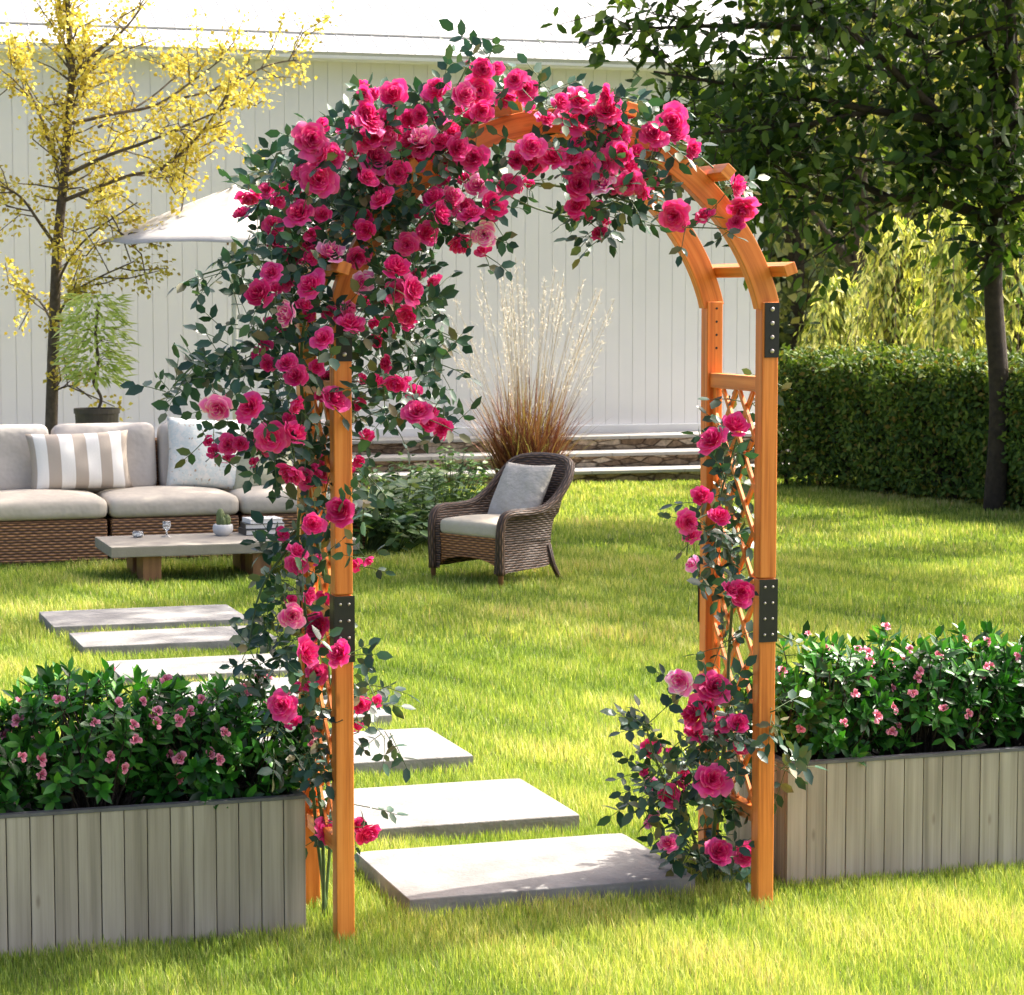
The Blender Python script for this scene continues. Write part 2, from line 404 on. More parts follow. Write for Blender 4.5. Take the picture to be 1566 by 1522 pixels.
nt.links.new(c, b.inputs['Base Color']); b.inputs['Roughness'].default_value = .9; bump(nt, b, re.outputs[0], .8, .02)
# soil under the grass
m_, nt, b, o_ = nm('lawn'); M['lawn'] = m_
v = coords(nt); f = noise(nt, v, 3, 6); f2 = noise(nt, v, 120, 3)
r = ramp(nt, f, [(.3, (.09, .12, .02)), (.7, (.17, .20, .035))]); rr = ramp(nt, f2, [(.3, (.55, .55, .55)), (.7, (1.25, 1.25, 1.25))])
nt.links.new(mixc(nt, 1.0, r.outputs[0], rr.outputs[0], 'MULTIPLY'), b.inputs['Base Color']); b.inputs['Roughness'].default_value = .95; bump(nt, b, f2, .6, .02)

# ------------------------------------------------------------------ ground and path
mb = MB()
s_ = 140
mb.face([(-s_, -20, 0), (s_, -20, 0), (s_, 260, 0), (-s_, 260, 0)], [(0, 0), (1, 0), (1, 1), (0, 1)])
struct(mb.build('lawn', M['lawn']))

SLABS = [(.215, 1.02, .165, .735), (.20, .985, 1.0, 1.59), (.16, .955, 2.0, 2.57), (.12, .90, 2.86, 3.27), (.10, .94, 3.38, 3.86),
         (.07, .93, 4.05, 4.53), (.04, .93, 4.98, 5.45), (.0, .945, 5.68, 6.26)]
slab_lab = ['pale paving slab nearest the viewer, its corner in the shade of the roses',
            'sunlit paving slab, second of the path counted from the viewer', 'sunlit paving slab, third of the path counted from the viewer',
            'paving slab half hidden by rose leaves, fourth of the path from the viewer', 'paving slab hidden behind the left roses, fifth of the path from the viewer',
            'grey paving slab just above the left planter shrubs, third from the far end', 'long grey paving slab directly in front of the farthest slab',
            'farthest paving slab of the path, nearest the coffee table']
for (u0, u1, v0, v1), lab in zip(SLABS, slab_lab):
    c_ = gp((u0 + u1) / 2, (v0 + v1) / 2)
    root = empty('paving_slab', tuple(c_), TH)
    m = MB(); m.rbox((0, 0, .017), (u1 - u0, v1 - v0, .074), .009, 8)
    bpy.data.objects.remove(root)
    o = m.build('paving_slab', M['slab'], smooth=False, weld=True); o.location = tuple(c_); o.rotation_euler.z = TH
    tag(o, lab, 'paving slab', 'paving slabs of the garden path')

# grass: one mesh of blades
PL = (-1.45, -.07, .11, .52); PR = (1.29, 2.65, .175, .60)
def in_rect(u, v, r, m=0.0): return (u > r[0] - m) & (u < r[1] + m) & (v > r[2] - m) & (v < r[3] + m)
allV = []; allR = []
for (y0, y1, dens, h0, h1, w) in ((4.9, 8.0, 19000, .026, .050, .0023), (8.0, 11.0, 8500, .028, .052, .0034), (11.0, 15.0, 4000, .03, .056, .0052), (15.0, 21.5, 2000, .032, .06, .008)):
    xm = .225 * y1 + .7; n = int(dens * (y1 - y0) * 2 * xm)
    X = rng.uniform(-xm, xm, n); Y = rng.uniform(y0, y1, n)
    du, dv = X - FL[0], Y - FL[1]; u_ = du * U[0] + dv * U[1]; v_ = du * Vv[0] + dv * Vv[1]
    ok = (np.abs(X) < .225 * Y + .7) & (v_ < 13.5)
    for r_ in SLABS: ok &= ~in_rect(u_, v_, r_, .004)
    for r_ in (PL, PR): ok &= ~in_rect(u_, v_, r_, .0)
    X, Y, u_, v_ = X[ok], Y[ok], u_[ok], v_[ok]; n = len(X)
    # clumps of taller, paler grass
    cl = (np.sin(X * 5.1 + 1.7 * np.sin(Y * 3.3)) + np.sin(Y * 6.7 + 2.1 * np.sin(X * 2.9 + 1)) + np.sin(X * 13 + Y * 9)) / 3
    cl2 = (np.sin(X * 1.9 + 1.3 * np.sin(Y * 1.1)) + np.sin(Y * 2.3 + X * .7)) / 2
    hh = rng.uniform(h0, h1, n) * (1 + .30 * cl + .14 * cl2)
    near = np.zeros(n, bool)
    for r_ in SLABS: near |= in_rect(u_, v_, r_, .05)
    for r_ in (PL, PR): near |= in_rect(u_, v_, r_, .05)
    hh = np.where(near, hh * rng.uniform(.55, 1.05, n), hh)
    a_ = rng.uniform(0, 2 * np.pi, n); lean = rng.uniform(.05, .6, n)
    dx, dy = np.cos(a_), np.sin(a_); pa = a_ + np.pi / 2 + rng.normal(0, .5, n); wx, wy = np.cos(pa) * w / 2, np.sin(pa) * w / 2
    B = np.zeros((n, 5, 3))
    B[:, 0] = np.stack([X - wx, Y - wy, np.zeros(n)], 1); B[:, 1] = np.stack([X + wx, Y + wy, np.zeros(n)], 1)
    mx_, my_ = X + dx * lean * hh * .35, Y + dy * lean * hh * .35
    B[:, 2] = np.stack([mx_ + wx * .8, my_ + wy * .8, hh * .6], 1); B[:, 3] = np.stack([mx_ - wx * .8, my_ - wy * .8, hh * .6], 1)
    B[:, 4] = np.stack([X + dx * lean * hh, Y + dy * lean * hh, hh], 1)
    allV.append(B.reshape(-1, 3)); allR.append(np.repeat(np.clip(rng.random(n) * .56 + .22 + .22 * cl + .15 * cl2 + (rng.random(n) > .95) * .35, 0, 1), 5))
V_ = np.concatenate(allV); rn = np.concatenate(allR); n = len(V_) // 5
lp = (np.arange(n)[:, None] * 5 + np.array([0, 1, 2, 3, 3, 2, 4])[None]).ravel(); st = (np.arange(n)[:, None] * 7 + np.array([0, 4])[None]).ravel()
gr = mesh_np('grass', V_, lp, st, M['grass'], None, rn)
tag(gr, 'short sunlit yellow green grass of the lawn', 'grass', kind='stuff')

# ------------------------------------------------------------------ the garden arch
AW, AD, PT = 1.14, .37, .046          # width between post centres, depth, post thickness
arch = empty('garden_arch', tuple(gp(0, 0)), TH)
tag(arch, 'orange wooden garden arch with lattice sides and black steel joint plates, overgrown with roses', 'garden arch')
BOLT = {}
for cols_, rb in ((2, .0036), (1, .0058)):
    m = MB(); m.lathe([(rb, -.0003), (rb, .002), (rb * .8, .0031), (rb * .4, .0037), (.0002, .0038)], 12); o = m.build('bolt', M['bolt'], None, smooth=True); BOLT[cols_] = o.data; bpy.data.objects.remove(o)
ZS, ZC, RI, RO = 1.60, 1.470, .552, .613
for x in (0, AW):
    sgn = -1 if x == 0 else 1
    for y in (0, AD):
        m = MB(); m.box((x, y, .44), (PT, PT, .88 - .004), 2); m.box((x, y, .88 + .36), (PT, PT, .72), 2)
        m.build('post', M['arch'], arch, bevel=.003)
        fs = -1 if y == 0 else 1
        # joint plates: one in the middle of the post, one at the foot of the curved beam
        for (z0, z1, cols, wplus) in ((.712, .877, 2, .006), (1.456, 1.598, 1, .0)):
            m = MB(); h = z1 - z0; zc = (z0 + z1) / 2; t = .003
            if cols == 2:
                m.box((x, y + fs * (PT / 2 + t / 2 + .0005), zc), (PT + wplus, t, h), 2, 0)
                m.box((x + sgn * (PT / 2 + t / 2 + .0005), y, zc), (t, PT - .004, h), 2, 0)
            else:
                m.box((x + .003, y + fs * (PT / 2 + t / 2 + .0005), zc), (PT - .006, t, h), 2, 0)
            if cols == 1 and y > 0:
                for k in range(4):
                    zz = z0 + h * (.12 + .76 * k / 3); m.tube([(x + .004, y - PT / 2 + .001, zz), (x + .004, y - PT / 2 - .0012, zz)], .0034, 8, 0)
            plate = m.build('joint_plate', M['black'], arch)
            for k in range(4):
                zz = z0 + h * (.12 + .76 * k / 3)
                for xo in ((-.011, .011) if cols == 2 else (.003,)):
                    o = bpy.data.objects.new('bolt', BOLT[cols]); link(o, plate); o.location = (x + xo, y + fs * (PT / 2 + t + .0005), zz)
                    o.rotation_euler = (math.pi / 2 if fs < 0 else -math.pi / 2, 0, 0)
    for (z0, z1) in ((.80, .84), (1.365, 1.405), (.222, .262)):
        m = MB(); m.box((x, AD / 2, (z0 + z1) / 2), (.03, AD - PT - .001, z1 - z0), 1); m.build('rail', M['arch'], arch, bevel=.002)
    for (z0, z1) in ((.262, .80), (.84, 1.365)):
        m = MB()
        y0, y1 = PT / 2 + .004, AD - PT / 2 - .004
        for yy in (y0 + .009, y1 - .009): m.box((x, yy, (z0 + z1) / 2), (.012, .018, z1 - z0 - .002), 2)
        step = .128; H = z1 - z0 - .004; w = y1 - y0 - .036; yb = y0 + .018; zb = z0 + .002
        for k in range(-4, 9):
            for sg, xo in ((1, -.0045), (-1, .0045)):
                # lath from (yb, z) to (yb + w, z + sg * w * 1.25) clipped to the panel
                sl = 1.15; zA = zb + k * step + (0 if sg > 0 else sl * w); pts = []
                t0, t1 = 0.0, 1.0
                dz = sg * sl * w
                for lim, s2 in ((zb, 1), (zb + H, -1)):
                    # require s2 * (zA + dz t - lim) >= 0
                    a0 = s2 * (zA - lim); a1 = s2 * dz
                    if abs(a1) > 1e-9:
                        tt = -a0 / a1
                        if a1 > 0: t0 = max(t0, tt)
                        else: t1 = min(t1, tt)
                if t1 - t0 < .12: continue
                m.bar((x + xo, yb + w * t0, zA + dz * t0), (x + xo, yb + w * t1, zA + dz * t1), .014, .0075, 0, (1, 0, 0))
        m.build('lattice_panel', M['arch'], arch)
def arc_piece(a0, a1, y, th):
    m = MB(); n = max(6, int((a1 - a0) / 3)); cxx = AW / 2
    angs = [R(a0 + (a1 - a0) * i / n) for i in range(n + 1)]
    rings = []
    for a_ in angs:
        ca, sa = math.cos(a_), math.sin(a_)
        rings.append([(cxx + r * (1 - .022 * math.sin(2 * a_) ** 2) * ca, yy, ZC + r * (1 - .022 * math.sin(2 * a_) ** 2) * sa) for r, yy in ((RI, y - th / 2), (RO, y - th / 2), (RO, y + th / 2), (RI, y + th / 2))])
    off = random.random() * 9
    for i in range(n):
        for k in range(4):
            k2 = (k + 1) % 4; vv = [0, .06, .1, .16, .2]
            q = [rings[i][k], rings[i][k2], rings[i + 1][k2], rings[i + 1][k]]
            ua, ub = angs[i] * .58 + off, angs[i + 1] * .58 + off
            m.face(q[::-1], [(ub, vv[k]), (ub, vv[k + 1]), (ua, vv[k + 1]), (ua, vv[k])])
    m.face(rings[0], [(0, 0), (0, .06), (.04, .06), (.04, 0)]); m.face(rings[-1][::-1], [(0, 0), (0, .06), (.04, .06), (.04, 0)])
    return m
for y in (0, AD):
    for (a0, a1) in ((11.6, 62.8), (63.1, 116.9), (117.2, 168.4)):
        arc_piece(a0, a1, y, .036).build('curved_beam', M['arch'], arch, weld=True, bevel=.002)
for a_ in (20, 48, 76, 104, 132, 160):
    ca, sa = math.cos(R(a_)), math.sin(R(a_)); rr = (RO + .017) * (1 - .022 * math.sin(2 * R(a_)) ** 2)
    m = MB(); rot = Matrix.Rotation(R(90 - a_), 3, 'Y')
    m.box((AW / 2 + rr * ca, AD / 2, ZC + rr * sa), (.030, AD + .22, .033), 1, 0, rot)
    m.build('crossbar', M['arch'], arch, bevel=.002)

# ------------------------------------------------------------------ roses
def petals_mesh(name, seed, n, openness, mat, ruffle=.05):
    r = np.random.default_rng(seed); Vs = []; lo = []; stt = []; rn = []; ed = []; base = 0; nl = 0
    a_ = r.random() * 6.28
    nt_, ns_ = 7, 7
    for i in range(n):
        q = i / max(1, n - 1)
        a_ += 2.399 + r.normal(0, .18)
        Rr = (.07 + .40 * q ** .9) * r.uniform(.92, 1.08); Hh = (.62 - .16 * q) * r.uniform(.9, 1.1)
        wd = 1.35 - .55 * q; flare = (.05 + .34 * q ** 1.6) * openness; tone = np.clip(.25 + .55 * q + r.normal(0, .18), 0, 1)
        T = np.linspace(0.02, 1, nt_)[:, None]; S = np.linspace(-1, 1, ns_)[None]
        wprof = np.sqrt(T) * (1 - .34 * T ** 6)
        ang = a_ + S * wd * wprof
        # bowl: swells low down, closes slightly towards the rim, the lip itself rolls out
        rr = Rr * np.sin(np.clip(T * 1.75, 0, 1.62)) * (1 + flare * T ** 2) + (.05 + .07 * q) * openness * np.clip(T - .72, 0, 1) * 3 - .10 * Rr * S ** 2
        rr = rr + ruffle * .45 * np.sin(S * 5 + i * 2.1) * T ** 3 * (.3 + q)
        zz = Hh * T ** .9 - (.30 * q * openness) * np.clip(T - .6, 0, 1) * 1.6 - .09 * S ** 2 * T + ruffle * np.sin(S * 4.3 + i * 1.7) * T ** 3 - .10 * q
        P = np.stack([rr * np.cos(ang), rr * np.sin(ang), zz - .2 + 0 * ang], -1)
        Vs.append(P.reshape(-1, 3)); rn.append(np.full(nt_ * ns_, tone)); ed.append((T ** 1.0 + 0 * S).ravel() * (0.75 + .25 * np.abs(S + 0 * T).ravel()))
        for ii in range(nt_ - 1):
            for jj in range(ns_ - 1):
                b0 = base + ii * ns_ + jj
                lo += [b0, b0 + 1, b0 + ns_ + 1, b0 + ns_]; stt.append(nl); nl += 4
        base += nt_ * ns_
    o = mesh_np(name, np.concatenate(Vs), lo, stt, mat, None, np.concatenate(rn), True, {'edge': np.concatenate(ed)})
    me = o.data; bpy.data.objects.remove(o); return me
ROSE = [petals_mesh('blossom', 20 + k, int(15 + 10 * op), op, M['petal']) for k, op in enumerate((1.0, .85, 1.0, .65, .9, .45, .55, .75, .35))]
BUD = [petals_mesh('blossom', 50 + k, 10, op, M['petal'], .03) for k, op in enumerate((.15, .3))]

def c2p(lst, ox, oy): return [(ox + X / 2.927, oy + Y / 2.927, s / 2.927) for X, Y, s in lst]
L1 = c2p([(1220,510,130),(1260,580,140),(1250,690,130),(940,765,100),(1020,735,80),(1065,780,70),(1170,770,80),(1165,840,110),(1050,890,80),(1050,965,80),(1225,935,70),(1150,1030,80),(1210,1010,70),(1305,1010,140),(1430,900,70),(985,1200,140),(1060,1180,60),(1215,1160,120),(1105,1140,80),(1445,1150,110),(1110,1290,120),(1100,1340,80),(1390,1330,110),(1270,1400,90),(1380,1270,90),(1210,1290,70),(1005,1430,70),(1480,420,130),(1500,500,90),(1500,590,150),(1470,680,90),(1500,310,80),(1265,450,70),(1360,460,70),(1300,690,60),(1440,640,80)], 60, 40)
L2 = c2p([(180,310,150),(380,290,140),(500,310,110),(570,290,120),(680,320,110),(545,190,50),(645,195,80),(770,285,90),(575,380,100),(60,380,90),(150,430,150),(30,450,80),(65,510,90),(310,505,130),(400,520,90),(280,600,80),(410,590,120),(540,590,110),(90,600,130),(200,660,100),(120,715,80),(30,640,80),(250,420,90),(300,400,80),(440,770,110),(365,770,100),(390,840,120),(330,930,110),(530,840,100),(630,800,140),(480,970,120),(585,935,110),(250,955,70),(580,690,90),(700,710,90),(740,710,80),(195,1080,130),(265,1180,120),(365,1150,80),(290,1120,80),(245,1290,110),(235,1330,80),(110,1405,80),(10,1340,80),(150,1220,60),(1015,330,130),(930,340,90),(990,420,130),(1140,380,140),(1180,440,90),(1240,380,80),(800,540,100),(790,600,130),(895,590,110),(980,585,90),(1040,620,100),(1115,615,110),(1120,515,90),(1010,710,140),(1120,710,110),(1240,700,100),(1290,730,90),(1230,640,110),(1180,570,90),(1280,560,80),(1000,810,100),(1050,850,60),(1100,930,75),(1430,430,170),(1440,490,100),(1520,550,90),(1440,850,110)], 540, 40)
L3 = c2p([(430,715,110),(455,815,120),(430,880,75),(285,850,90),(190,890,60)], 980, 40)
L4 = c2p([(800,300,150),(945,300,120),(1110,105,90),(1150,160,110),(1280,200,80),(1320,265,120),(1420,285,70),(1145,290,90),(1250,10,100),(1510,190,70),(780,500,70),(845,470,80),(900,465,80),(1040,440,120),(1140,420,140),(1010,470,80),(960,550,50),(1130,595,150),(1290,550,80),(1270,590,90),(1425,545,60),(1350,765,160),(1225,825,110),(1155,950,90),(1155,1000,80),(1245,985,50),(1090,870,60),(1420,1010,60),(1205,1145,90),(1270,1160,70),(1245,1285,140),(1195,1400,140),(1285,1390,90),(1345,1405,110),(1240,1490,80)], 60, 520)
L5 = c2p([(110,10,80),(125,190,70),(190,190,110),(270,235,70),(290,320,110),(340,330,90),(340,375,80),(400,395,90),(60,430,70)], 540, 520)
L7 = c2p([(1440,345,80),(1425,450,60),(1085,350,110),(1135,420,70),(1165,270,60),(1290,910,100),(1425,890,80),(1465,920,110)], 60, 960)
LR = c2p([(420,385,130),(320,450,130),(275,705,110),(350,790,100),(210,815,90),(225,880,80),(235,1005,70),(400,1120,80),(450,1130,120)], 980, 520) + \
     c2p([(175,240,120),(330,265,150),(300,350,120),(240,390,140),(250,470,90),(435,425,90),(375,430,80),(360,475,70),(50,540,90),(10,640,50),(50,700,80),(190,665,100),(125,755,100),(320,680,130),(440,550,90),(55,860,90),(125,965,90),(350,1000,120),(470,1015,90),(130,550,30)], 980, 960)
def dedupe(L):
    out = []
    for a_ in L:
        if all(math.hypot(a_[0] - b_[0], a_[1] - b_[1]) > 9 for b_ in out): out.append(a_)
    return out
LEFT = [(a_, b_, min(c_, 45)) for a_, b_, c_ in dedupe(L1 + L2 + L3 + L4 + L5 + L7)]
LR = [(a_, b_, min(c_, 45)) for a_, b_, c_ in LR]
extra = []
for (px, py, s_) in LEFT:      # smaller companions opening beside the large blooms
    if rng.random() < (.95 if py < 420 else .5) and not (px > 1000 or py > 1150):
        a_ = rng.uniform(0, 6.28); extra.append((px + math.cos(a_) * s_ * .95, py + math.sin(a_) * s_ * .8, s_ * rng.uniform(.55, .9)))
LEFT += extra + [(585, 305, 38), (612, 262, 34), (700, 226, 40), (722, 180, 30), (560, 352, 34), (690, 200, 34), (545, 330, 28), (900, 178, 36), (1000, 205, 38), (630, 215, 40), (955, 235, 30), (600, 330, 28)]

# places where the orange wood stays in view (photo pixels: x, y, rx, ry)
CLEAR = [(652, 265, 30, 24), (536, 402, 24, 40), (790, 188, 55, 20), (735, 200, 30, 14), (860, 190, 40, 12), (523, 600, 24, 46), (523, 690, 22, 36), (524, 860, 22, 100), (526, 945, 18, 40),
         (526, 1200, 24, 190), (965, 170, 14, 14)]
def blocked(px, py, grow=0):
    return any(((px - a_) / (c_ + grow)) ** 2 + ((py - b_) / (d_ + grow)) ** 2 < 1 for a_, b_, c_, d_ in CLEAR)
CAM = np.array([0, 0, HC])

def rot_to(nv, spin):
    z = Vector(nv).normalized(); q = Vector((0, 0, 1)).rotation_difference(z)
    return (q.to_matrix() @ Matrix.Rotation(spin, 3, 'Z'))

def place_blossoms(root, lst, vfun, limit=95):
    T = loc_in(root)
    lst = sorted(lst, key=lambda a_: -a_[2]); rest = []; pts = []
    for i, (px, py, s) in enumerate(lst):
        P = onv(px, py, vfun(px, py, s)); dist = np.linalg.norm(P - CAM); dia = s * dist / FOC
        nv = nrm(nrm(CAM - P) * 1.0 + np.array([0, 0, .38]) + rng.normal(0, .55, 3))
        tc_ = nrm(CAM - P); k_ = float(nv @ tc_)
        if k_ < .45: nv = nrm(nv + tc_ * (.55 - k_))
        pts.append((P, dia, nv))
        bud = s < 24
        me = (BUD if bud else ROSE)[rng.integers(2 if bud else 9)]
        Pl = T(P); c, s2 = math.cos(-root.rotation_euler.z), math.sin(-root.rotation_euler.z)
        nl = (c * nv[0] - s2 * nv[1], s2 * nv[0] + c * nv[1], nv[2])
        sc_ = dia * (1.26 if bud else .99)
        Mx = Matrix.Translation(Pl) @ rot_to(nl, rng.uniform(0, 6.28)).to_4x4() @ Matrix.Diagonal((sc_, sc_ * rng.uniform(.88, 1.05), sc_ * rng.uniform(.85, 1.1), 1))
        if i < limit:
            o = bpy.data.objects.new('blossom', me); link(o, root); o.matrix_local = Mx
        else: rest.append((me, Mx))
    if rest:
        Vs, lo, stt, rn, ed = [], [], [], [], []; b0 = 0; l0 = 0
        for me, Mx in rest:
            n = len(me.vertices); co = np.empty(n * 3, np.float32); me.vertices.foreach_get('co', co); co = co.reshape(-1, 3)
            A = np.array(Mx); Vs.append(co @ A[:3, :3].T + A[:3, 3])
            L = len(me.loops); li = np.empty(L, np.int32); me.loops.foreach_get('vertex_index', li); lo.append(li + b0)
            ps = np.empty(len(me.polygons), np.int32); me.polygons.foreach_get('loop_start', ps); stt.append(ps + l0)
            for nm_, acc in (('rnd', rn), ('edge', ed)):
                v_ = np.empty(n, np.float32); me.attributes[nm_].data.foreach_get('value', v_); acc.append(v_)
            b0 += n; l0 += L
        o = mesh_np('small_blossoms', np.concatenate(Vs), np.concatenate(lo), np.concatenate(stt), M['petal'], root, np.concatenate(rn), True, {'edge': np.concatenate(ed)})
        o['kind'] = 'stuff'
    return pts

def rose_foliage(root, blobs, canes, pts, leaf=.042, avoid=True, dens=1.45):
    T = loc_in(root); P, D, N, L, W = [], [], [], [], []; stems = MB()
    blobs = [(a_, b_, max(rx - 18, 8), max(ry - 15, 8), n, v0, v1) for a_, b_, rx, ry, n, v0, v1 in blobs]
    def spray(p, d, nv, size, nleaf=5):
        d = nrm(d); side = nrm(np.cross(nv, d)); Lr = size * 2.1
        tip = p + d * Lr
        stems.tube([tuple(T(p)), tuple(T(p + d * Lr * .55 + nv * .004)), tuple(T(tip))], [.0014, .0011, .0008], 4, 0, False)
        spots = [(1.0, d)] + ([(.72, d * .55 + side), (.72, d * .55 - side)] if nleaf > 1 else []) + ([(.38, d * .4 + side), (.38, d * .4 - side)] if nleaf > 3 else [])
        for t_, dd in spots:
            s = size * rng.uniform(.8, 1.15) * (1 if t_ > .5 else .85)
            P.append(p + d * Lr * t_); D.append(nrm(dd) + rng.normal(0, .18, 3)); N.append(nv + rng.normal(0, .35, 3)); L.append(s); W.append(s * rng.uniform(.58, .74))
    for (bx, by, rx, ry, n, v0, v1) in blobs:
        for _ in range(int(n * dens)):
            for __ in range(20):
                a_ = rng.uniform(0, 6.28); q = math.sqrt(rng.random())
                px, py = bx + rx * q * math.cos(a_), by + ry * q * math.sin(a_)
                v = rng.uniform(v0 + .03, v1 + .02)
                if avoid and v < .10 and blocked(px, py, 16):
                    if blocked(px, py, 16) and rng.random() < .6: continue
                    v = rng.uniform(.12, .42)
                break
            p = onv(px, py, v); c_ = onv(bx, by, (v0 + v1) / 2)
            out = nrm(p - c_ + rng.normal(0, .06, 3)); d = nrm(out * .8 + rng.normal(0, .55, 3) + np.array([0, 0, -.15]))
            nv = nrm(nrm(CAM - p) * rng.uniform(.2, 1.0) + np.array([.15, .1, .55]) + rng.normal(0, .4, 3))
            spray(p, d, nv, leaf * rng.uniform(.75, 1.2), 5 if rng.random() < .75 else 3)
    # sepals and leaves tucked behind the blossoms
    for (p, dia, nv) in pts:
        for _ in range(2):
            d = nrm(rng.normal(0, 1, 3) - nv * .2); b = p - nv * dia * .35
            spray(b, d, nrm(nv + rng.normal(0, .3, 3)), leaf * rng.uniform(.7, 1.0), 3)
    P = np.array(P); loc = T(P); c, s = math.cos(-root.rotation_euler.z), math.sin(-root.rotation_euler.z); Mr = np.array([[c, -s, 0], [s, c, 0], [0, 0, 1]])
    leafmesh('foliage', M['roseleaf'], root, loc, np.array(D) @ Mr.T, np.array(N) @ Mr.T, np.array(L), np.array(W))
    for path, r0, r1 in canes:
        pp = [T(onv(px, py, v)) for px, py, v in path]
        # smooth the polyline
        q = []
        for i in range(len(pp) - 1):
            for t_ in np.linspace(0, 1, 6)[:-1]:
                p0, p1, p2, p3 = pp[max(i - 1, 0)], pp[i], pp[i + 1], pp[min(i + 2, len(pp) - 1)]
                q.append(.5 * ((2 * p1) + (p2 - p0) * t_ + (2 * p0 - 5 * p1 + 4 * p2 - p3) * t_ ** 2 + (3 * p1 - p0 - 3 * p2 + p3) * t_ ** 3))
        q.append(pp[-1]); k = len(q)
        stems.tube(q, [r0 + (r1 - r0) * i / (k - 1) for i in range(k)], 7, 0)
    stems.build('stems', M['stem'], root, smooth=True)

rose_l = empty('climbing_rose', tuple(gp(.0, .2)), TH)
tag(rose_l, 'large pink climbing rose covering the left post and the top of the arch', 'climbing rose', 'climbing roses on the arch')
FRONT = [(509, 609), (512, 611), (523, 781), (519, 1000), (520, 1000)]
def vleft(px, py, s):
    if py > 540 and abs(px - 524) < 30 + s * .3:
        return -.075 if (any(math.hypot(px - a_, py - b_) < 14 for a_, b_ in FRONT)) else rng.uniform(.08, .2)
    if blocked(px, py, 8): return -.08
    if px > 1000: return -.06
    return rng.uniform(-.18, -.09) if s > 29 else rng.uniform(-.13, .10)
ptsL = place_blossoms(rose_l, LEFT, vleft)
BL = [(560, 345, 40, 45, 9, -.14, -.04), (605, 295, 40, 40, 9, -.14, -.04), (700, 225, 45, 25, 8, -.14, -.04), (590, 250, 50, 40, 8, -.12, .0), (880, 190, 40, 20, 4, -.12, -.04), (1000, 215, 30, 25, 4, -.12, -.04), (545, 245, 120, 70, 34, -.06, .4), (640, 195, 100, 50, 26, -.05, .42), (735, 150, 80, 40, 16, .0, .42), (850, 150, 110, 25, 12, .0, .42), (960, 215, 80, 50, 16, -.02, .42),
      (1005, 270, 50, 40, 8, .0, .4), (930, 320, 70, 28, 16, -.02, .42), (700, 280, 70, 40, 18, -.02, .4), (640, 330, 80, 60, 26, -.05, .42), (500, 320, 110, 70, 36, -.08, .42), (425, 290, 45, 55, 12, -.04, .3),
      (470, 420, 95, 70, 30, -.08, .4), (385, 380, 36, 45, 6, .0, .3), (330, 415, 50, 25, 6, .05, .3), (580, 420, 70, 60, 22, -.04, .42), (625, 480, 55, 60, 16, .0, .42), (640, 560, 60, 45, 18, .0, .4), (680, 510, 28, 25, 4, .1, .3),
      (420, 520, 95, 60, 24, -.06, .35), (330, 570, 75, 45, 13, -.04, .3), (268, 575, 50, 45, 6, .0, .25), (570, 520, 70, 60, 20, .02, .42), (600, 630, 45, 35, 10, .05, .4), (470, 600, 70, 60, 24, -.03, .35),
      (440, 690, 60, 45, 18, -.03, .3), (485, 770, 45, 60, 16, .02, .35), (450, 870, 40, 60, 14, -.02, .3), (560, 745, 28, 40, 7, .06, .35), (435, 960, 50, 50, 14, -.02, .3),
      (395, 1015, 50, 40, 11, -.03, .2), (475, 1090, 42, 60, 14, .0, .3), (565, 1045, 30, 50, 7, .08, .35), (590, 1125, 26, 16, 4, .1, .3), (440, 1150, 50, 40, 10, -.05, .1), (488, 1190, 16, 60, 9, .1, .33), (565, 1240, 16, 14, 2, .1, .2),
      (745, 85, 25, 14, 2, .05, .1), (520, 190, 40, 20, 4, .1, .3), (1010, 165, 40, 18, 3, .1, .3), (1040, 245, 40, 20, 3, -.05, .2), (1115, 285, 30, 20, 3, -.08, .0)]
CL = [([(495, 1411, .2), (492, 1250, .18), (470, 1100, .15), (468, 950, .12), (455, 820, .1), (470, 700, .05), (460, 560, .05), (480, 430, .03), (540, 310, .05), (640, 220, .05), (760, 160, .1)], .0050, .0035),
      ([(500, 1404, .25), (478, 1200, .2), (483, 1040, .22), (495, 880, .2), (470, 760, .2), (500, 600, .25), (560, 480, .3), (610, 380, .3), (690, 300, .2), (800, 280, .15), (930, 300, .1), (1060, 340, .05)], .0048, .003),
      ([(497, 1400, .28), (512, 1150, .3), (500, 980, .28), (520, 800, .15), (510, 620, .12), (530, 470, .1), (600, 330, .15), (720, 210, .2), (860, 160, .25), (960, 150, .3)], .0045, .003),
      ([(460, 560, .05), (400, 560, .05), (320, 545, .06), (265, 590, .08)], .004, .002), ([(470, 700, .05), (400, 640, .04), (330, 620, .03)], .004, .002), ([(480, 430, .03), (400, 400, .05), (310, 420, .1)], .004, .002),
      ([(560, 480, .3), (630, 540, .25), (680, 520, .2)], .004, .002), ([(570, 500, .3), (610, 590, .2), (680, 650, .1)], .004, .002), ([(455, 820, .1), (400, 900, .1), (380, 990, .05)], .004, .002),
      ([(930, 300, .1), (1000, 200, .05), (1130, 290, -.06)], .0035, .002), ([(640, 220, .05), (700, 130, .05), (722, 80, .06)], .0035, .0015), ([(800, 280, .15), (780, 300, .1), (860, 330, .1), (1000, 345, .05), (1120, 350, -.03)], .003, .0015)]
for k in range(14):   # thin shoots tangled inside the left shoulder
    a_ = (rng.uniform(480, 640), rng.uniform(290, 420)); b_ = (a_[0] + rng.uniform(-90, 120), a_[1] + rng.uniform(-80, 60))
    CL.append(([(a_[0], a_[1], rng.uniform(.1, .4)), ((a_[0] + b_[0]) / 2, (a_[1] + b_[1]) / 2 - 18, rng.uniform(.1, .4)), (b_[0], b_[1], rng.uniform(.1, .4))], .0022, .0012))
rose_foliage(rose_l, BL, CL, ptsL)

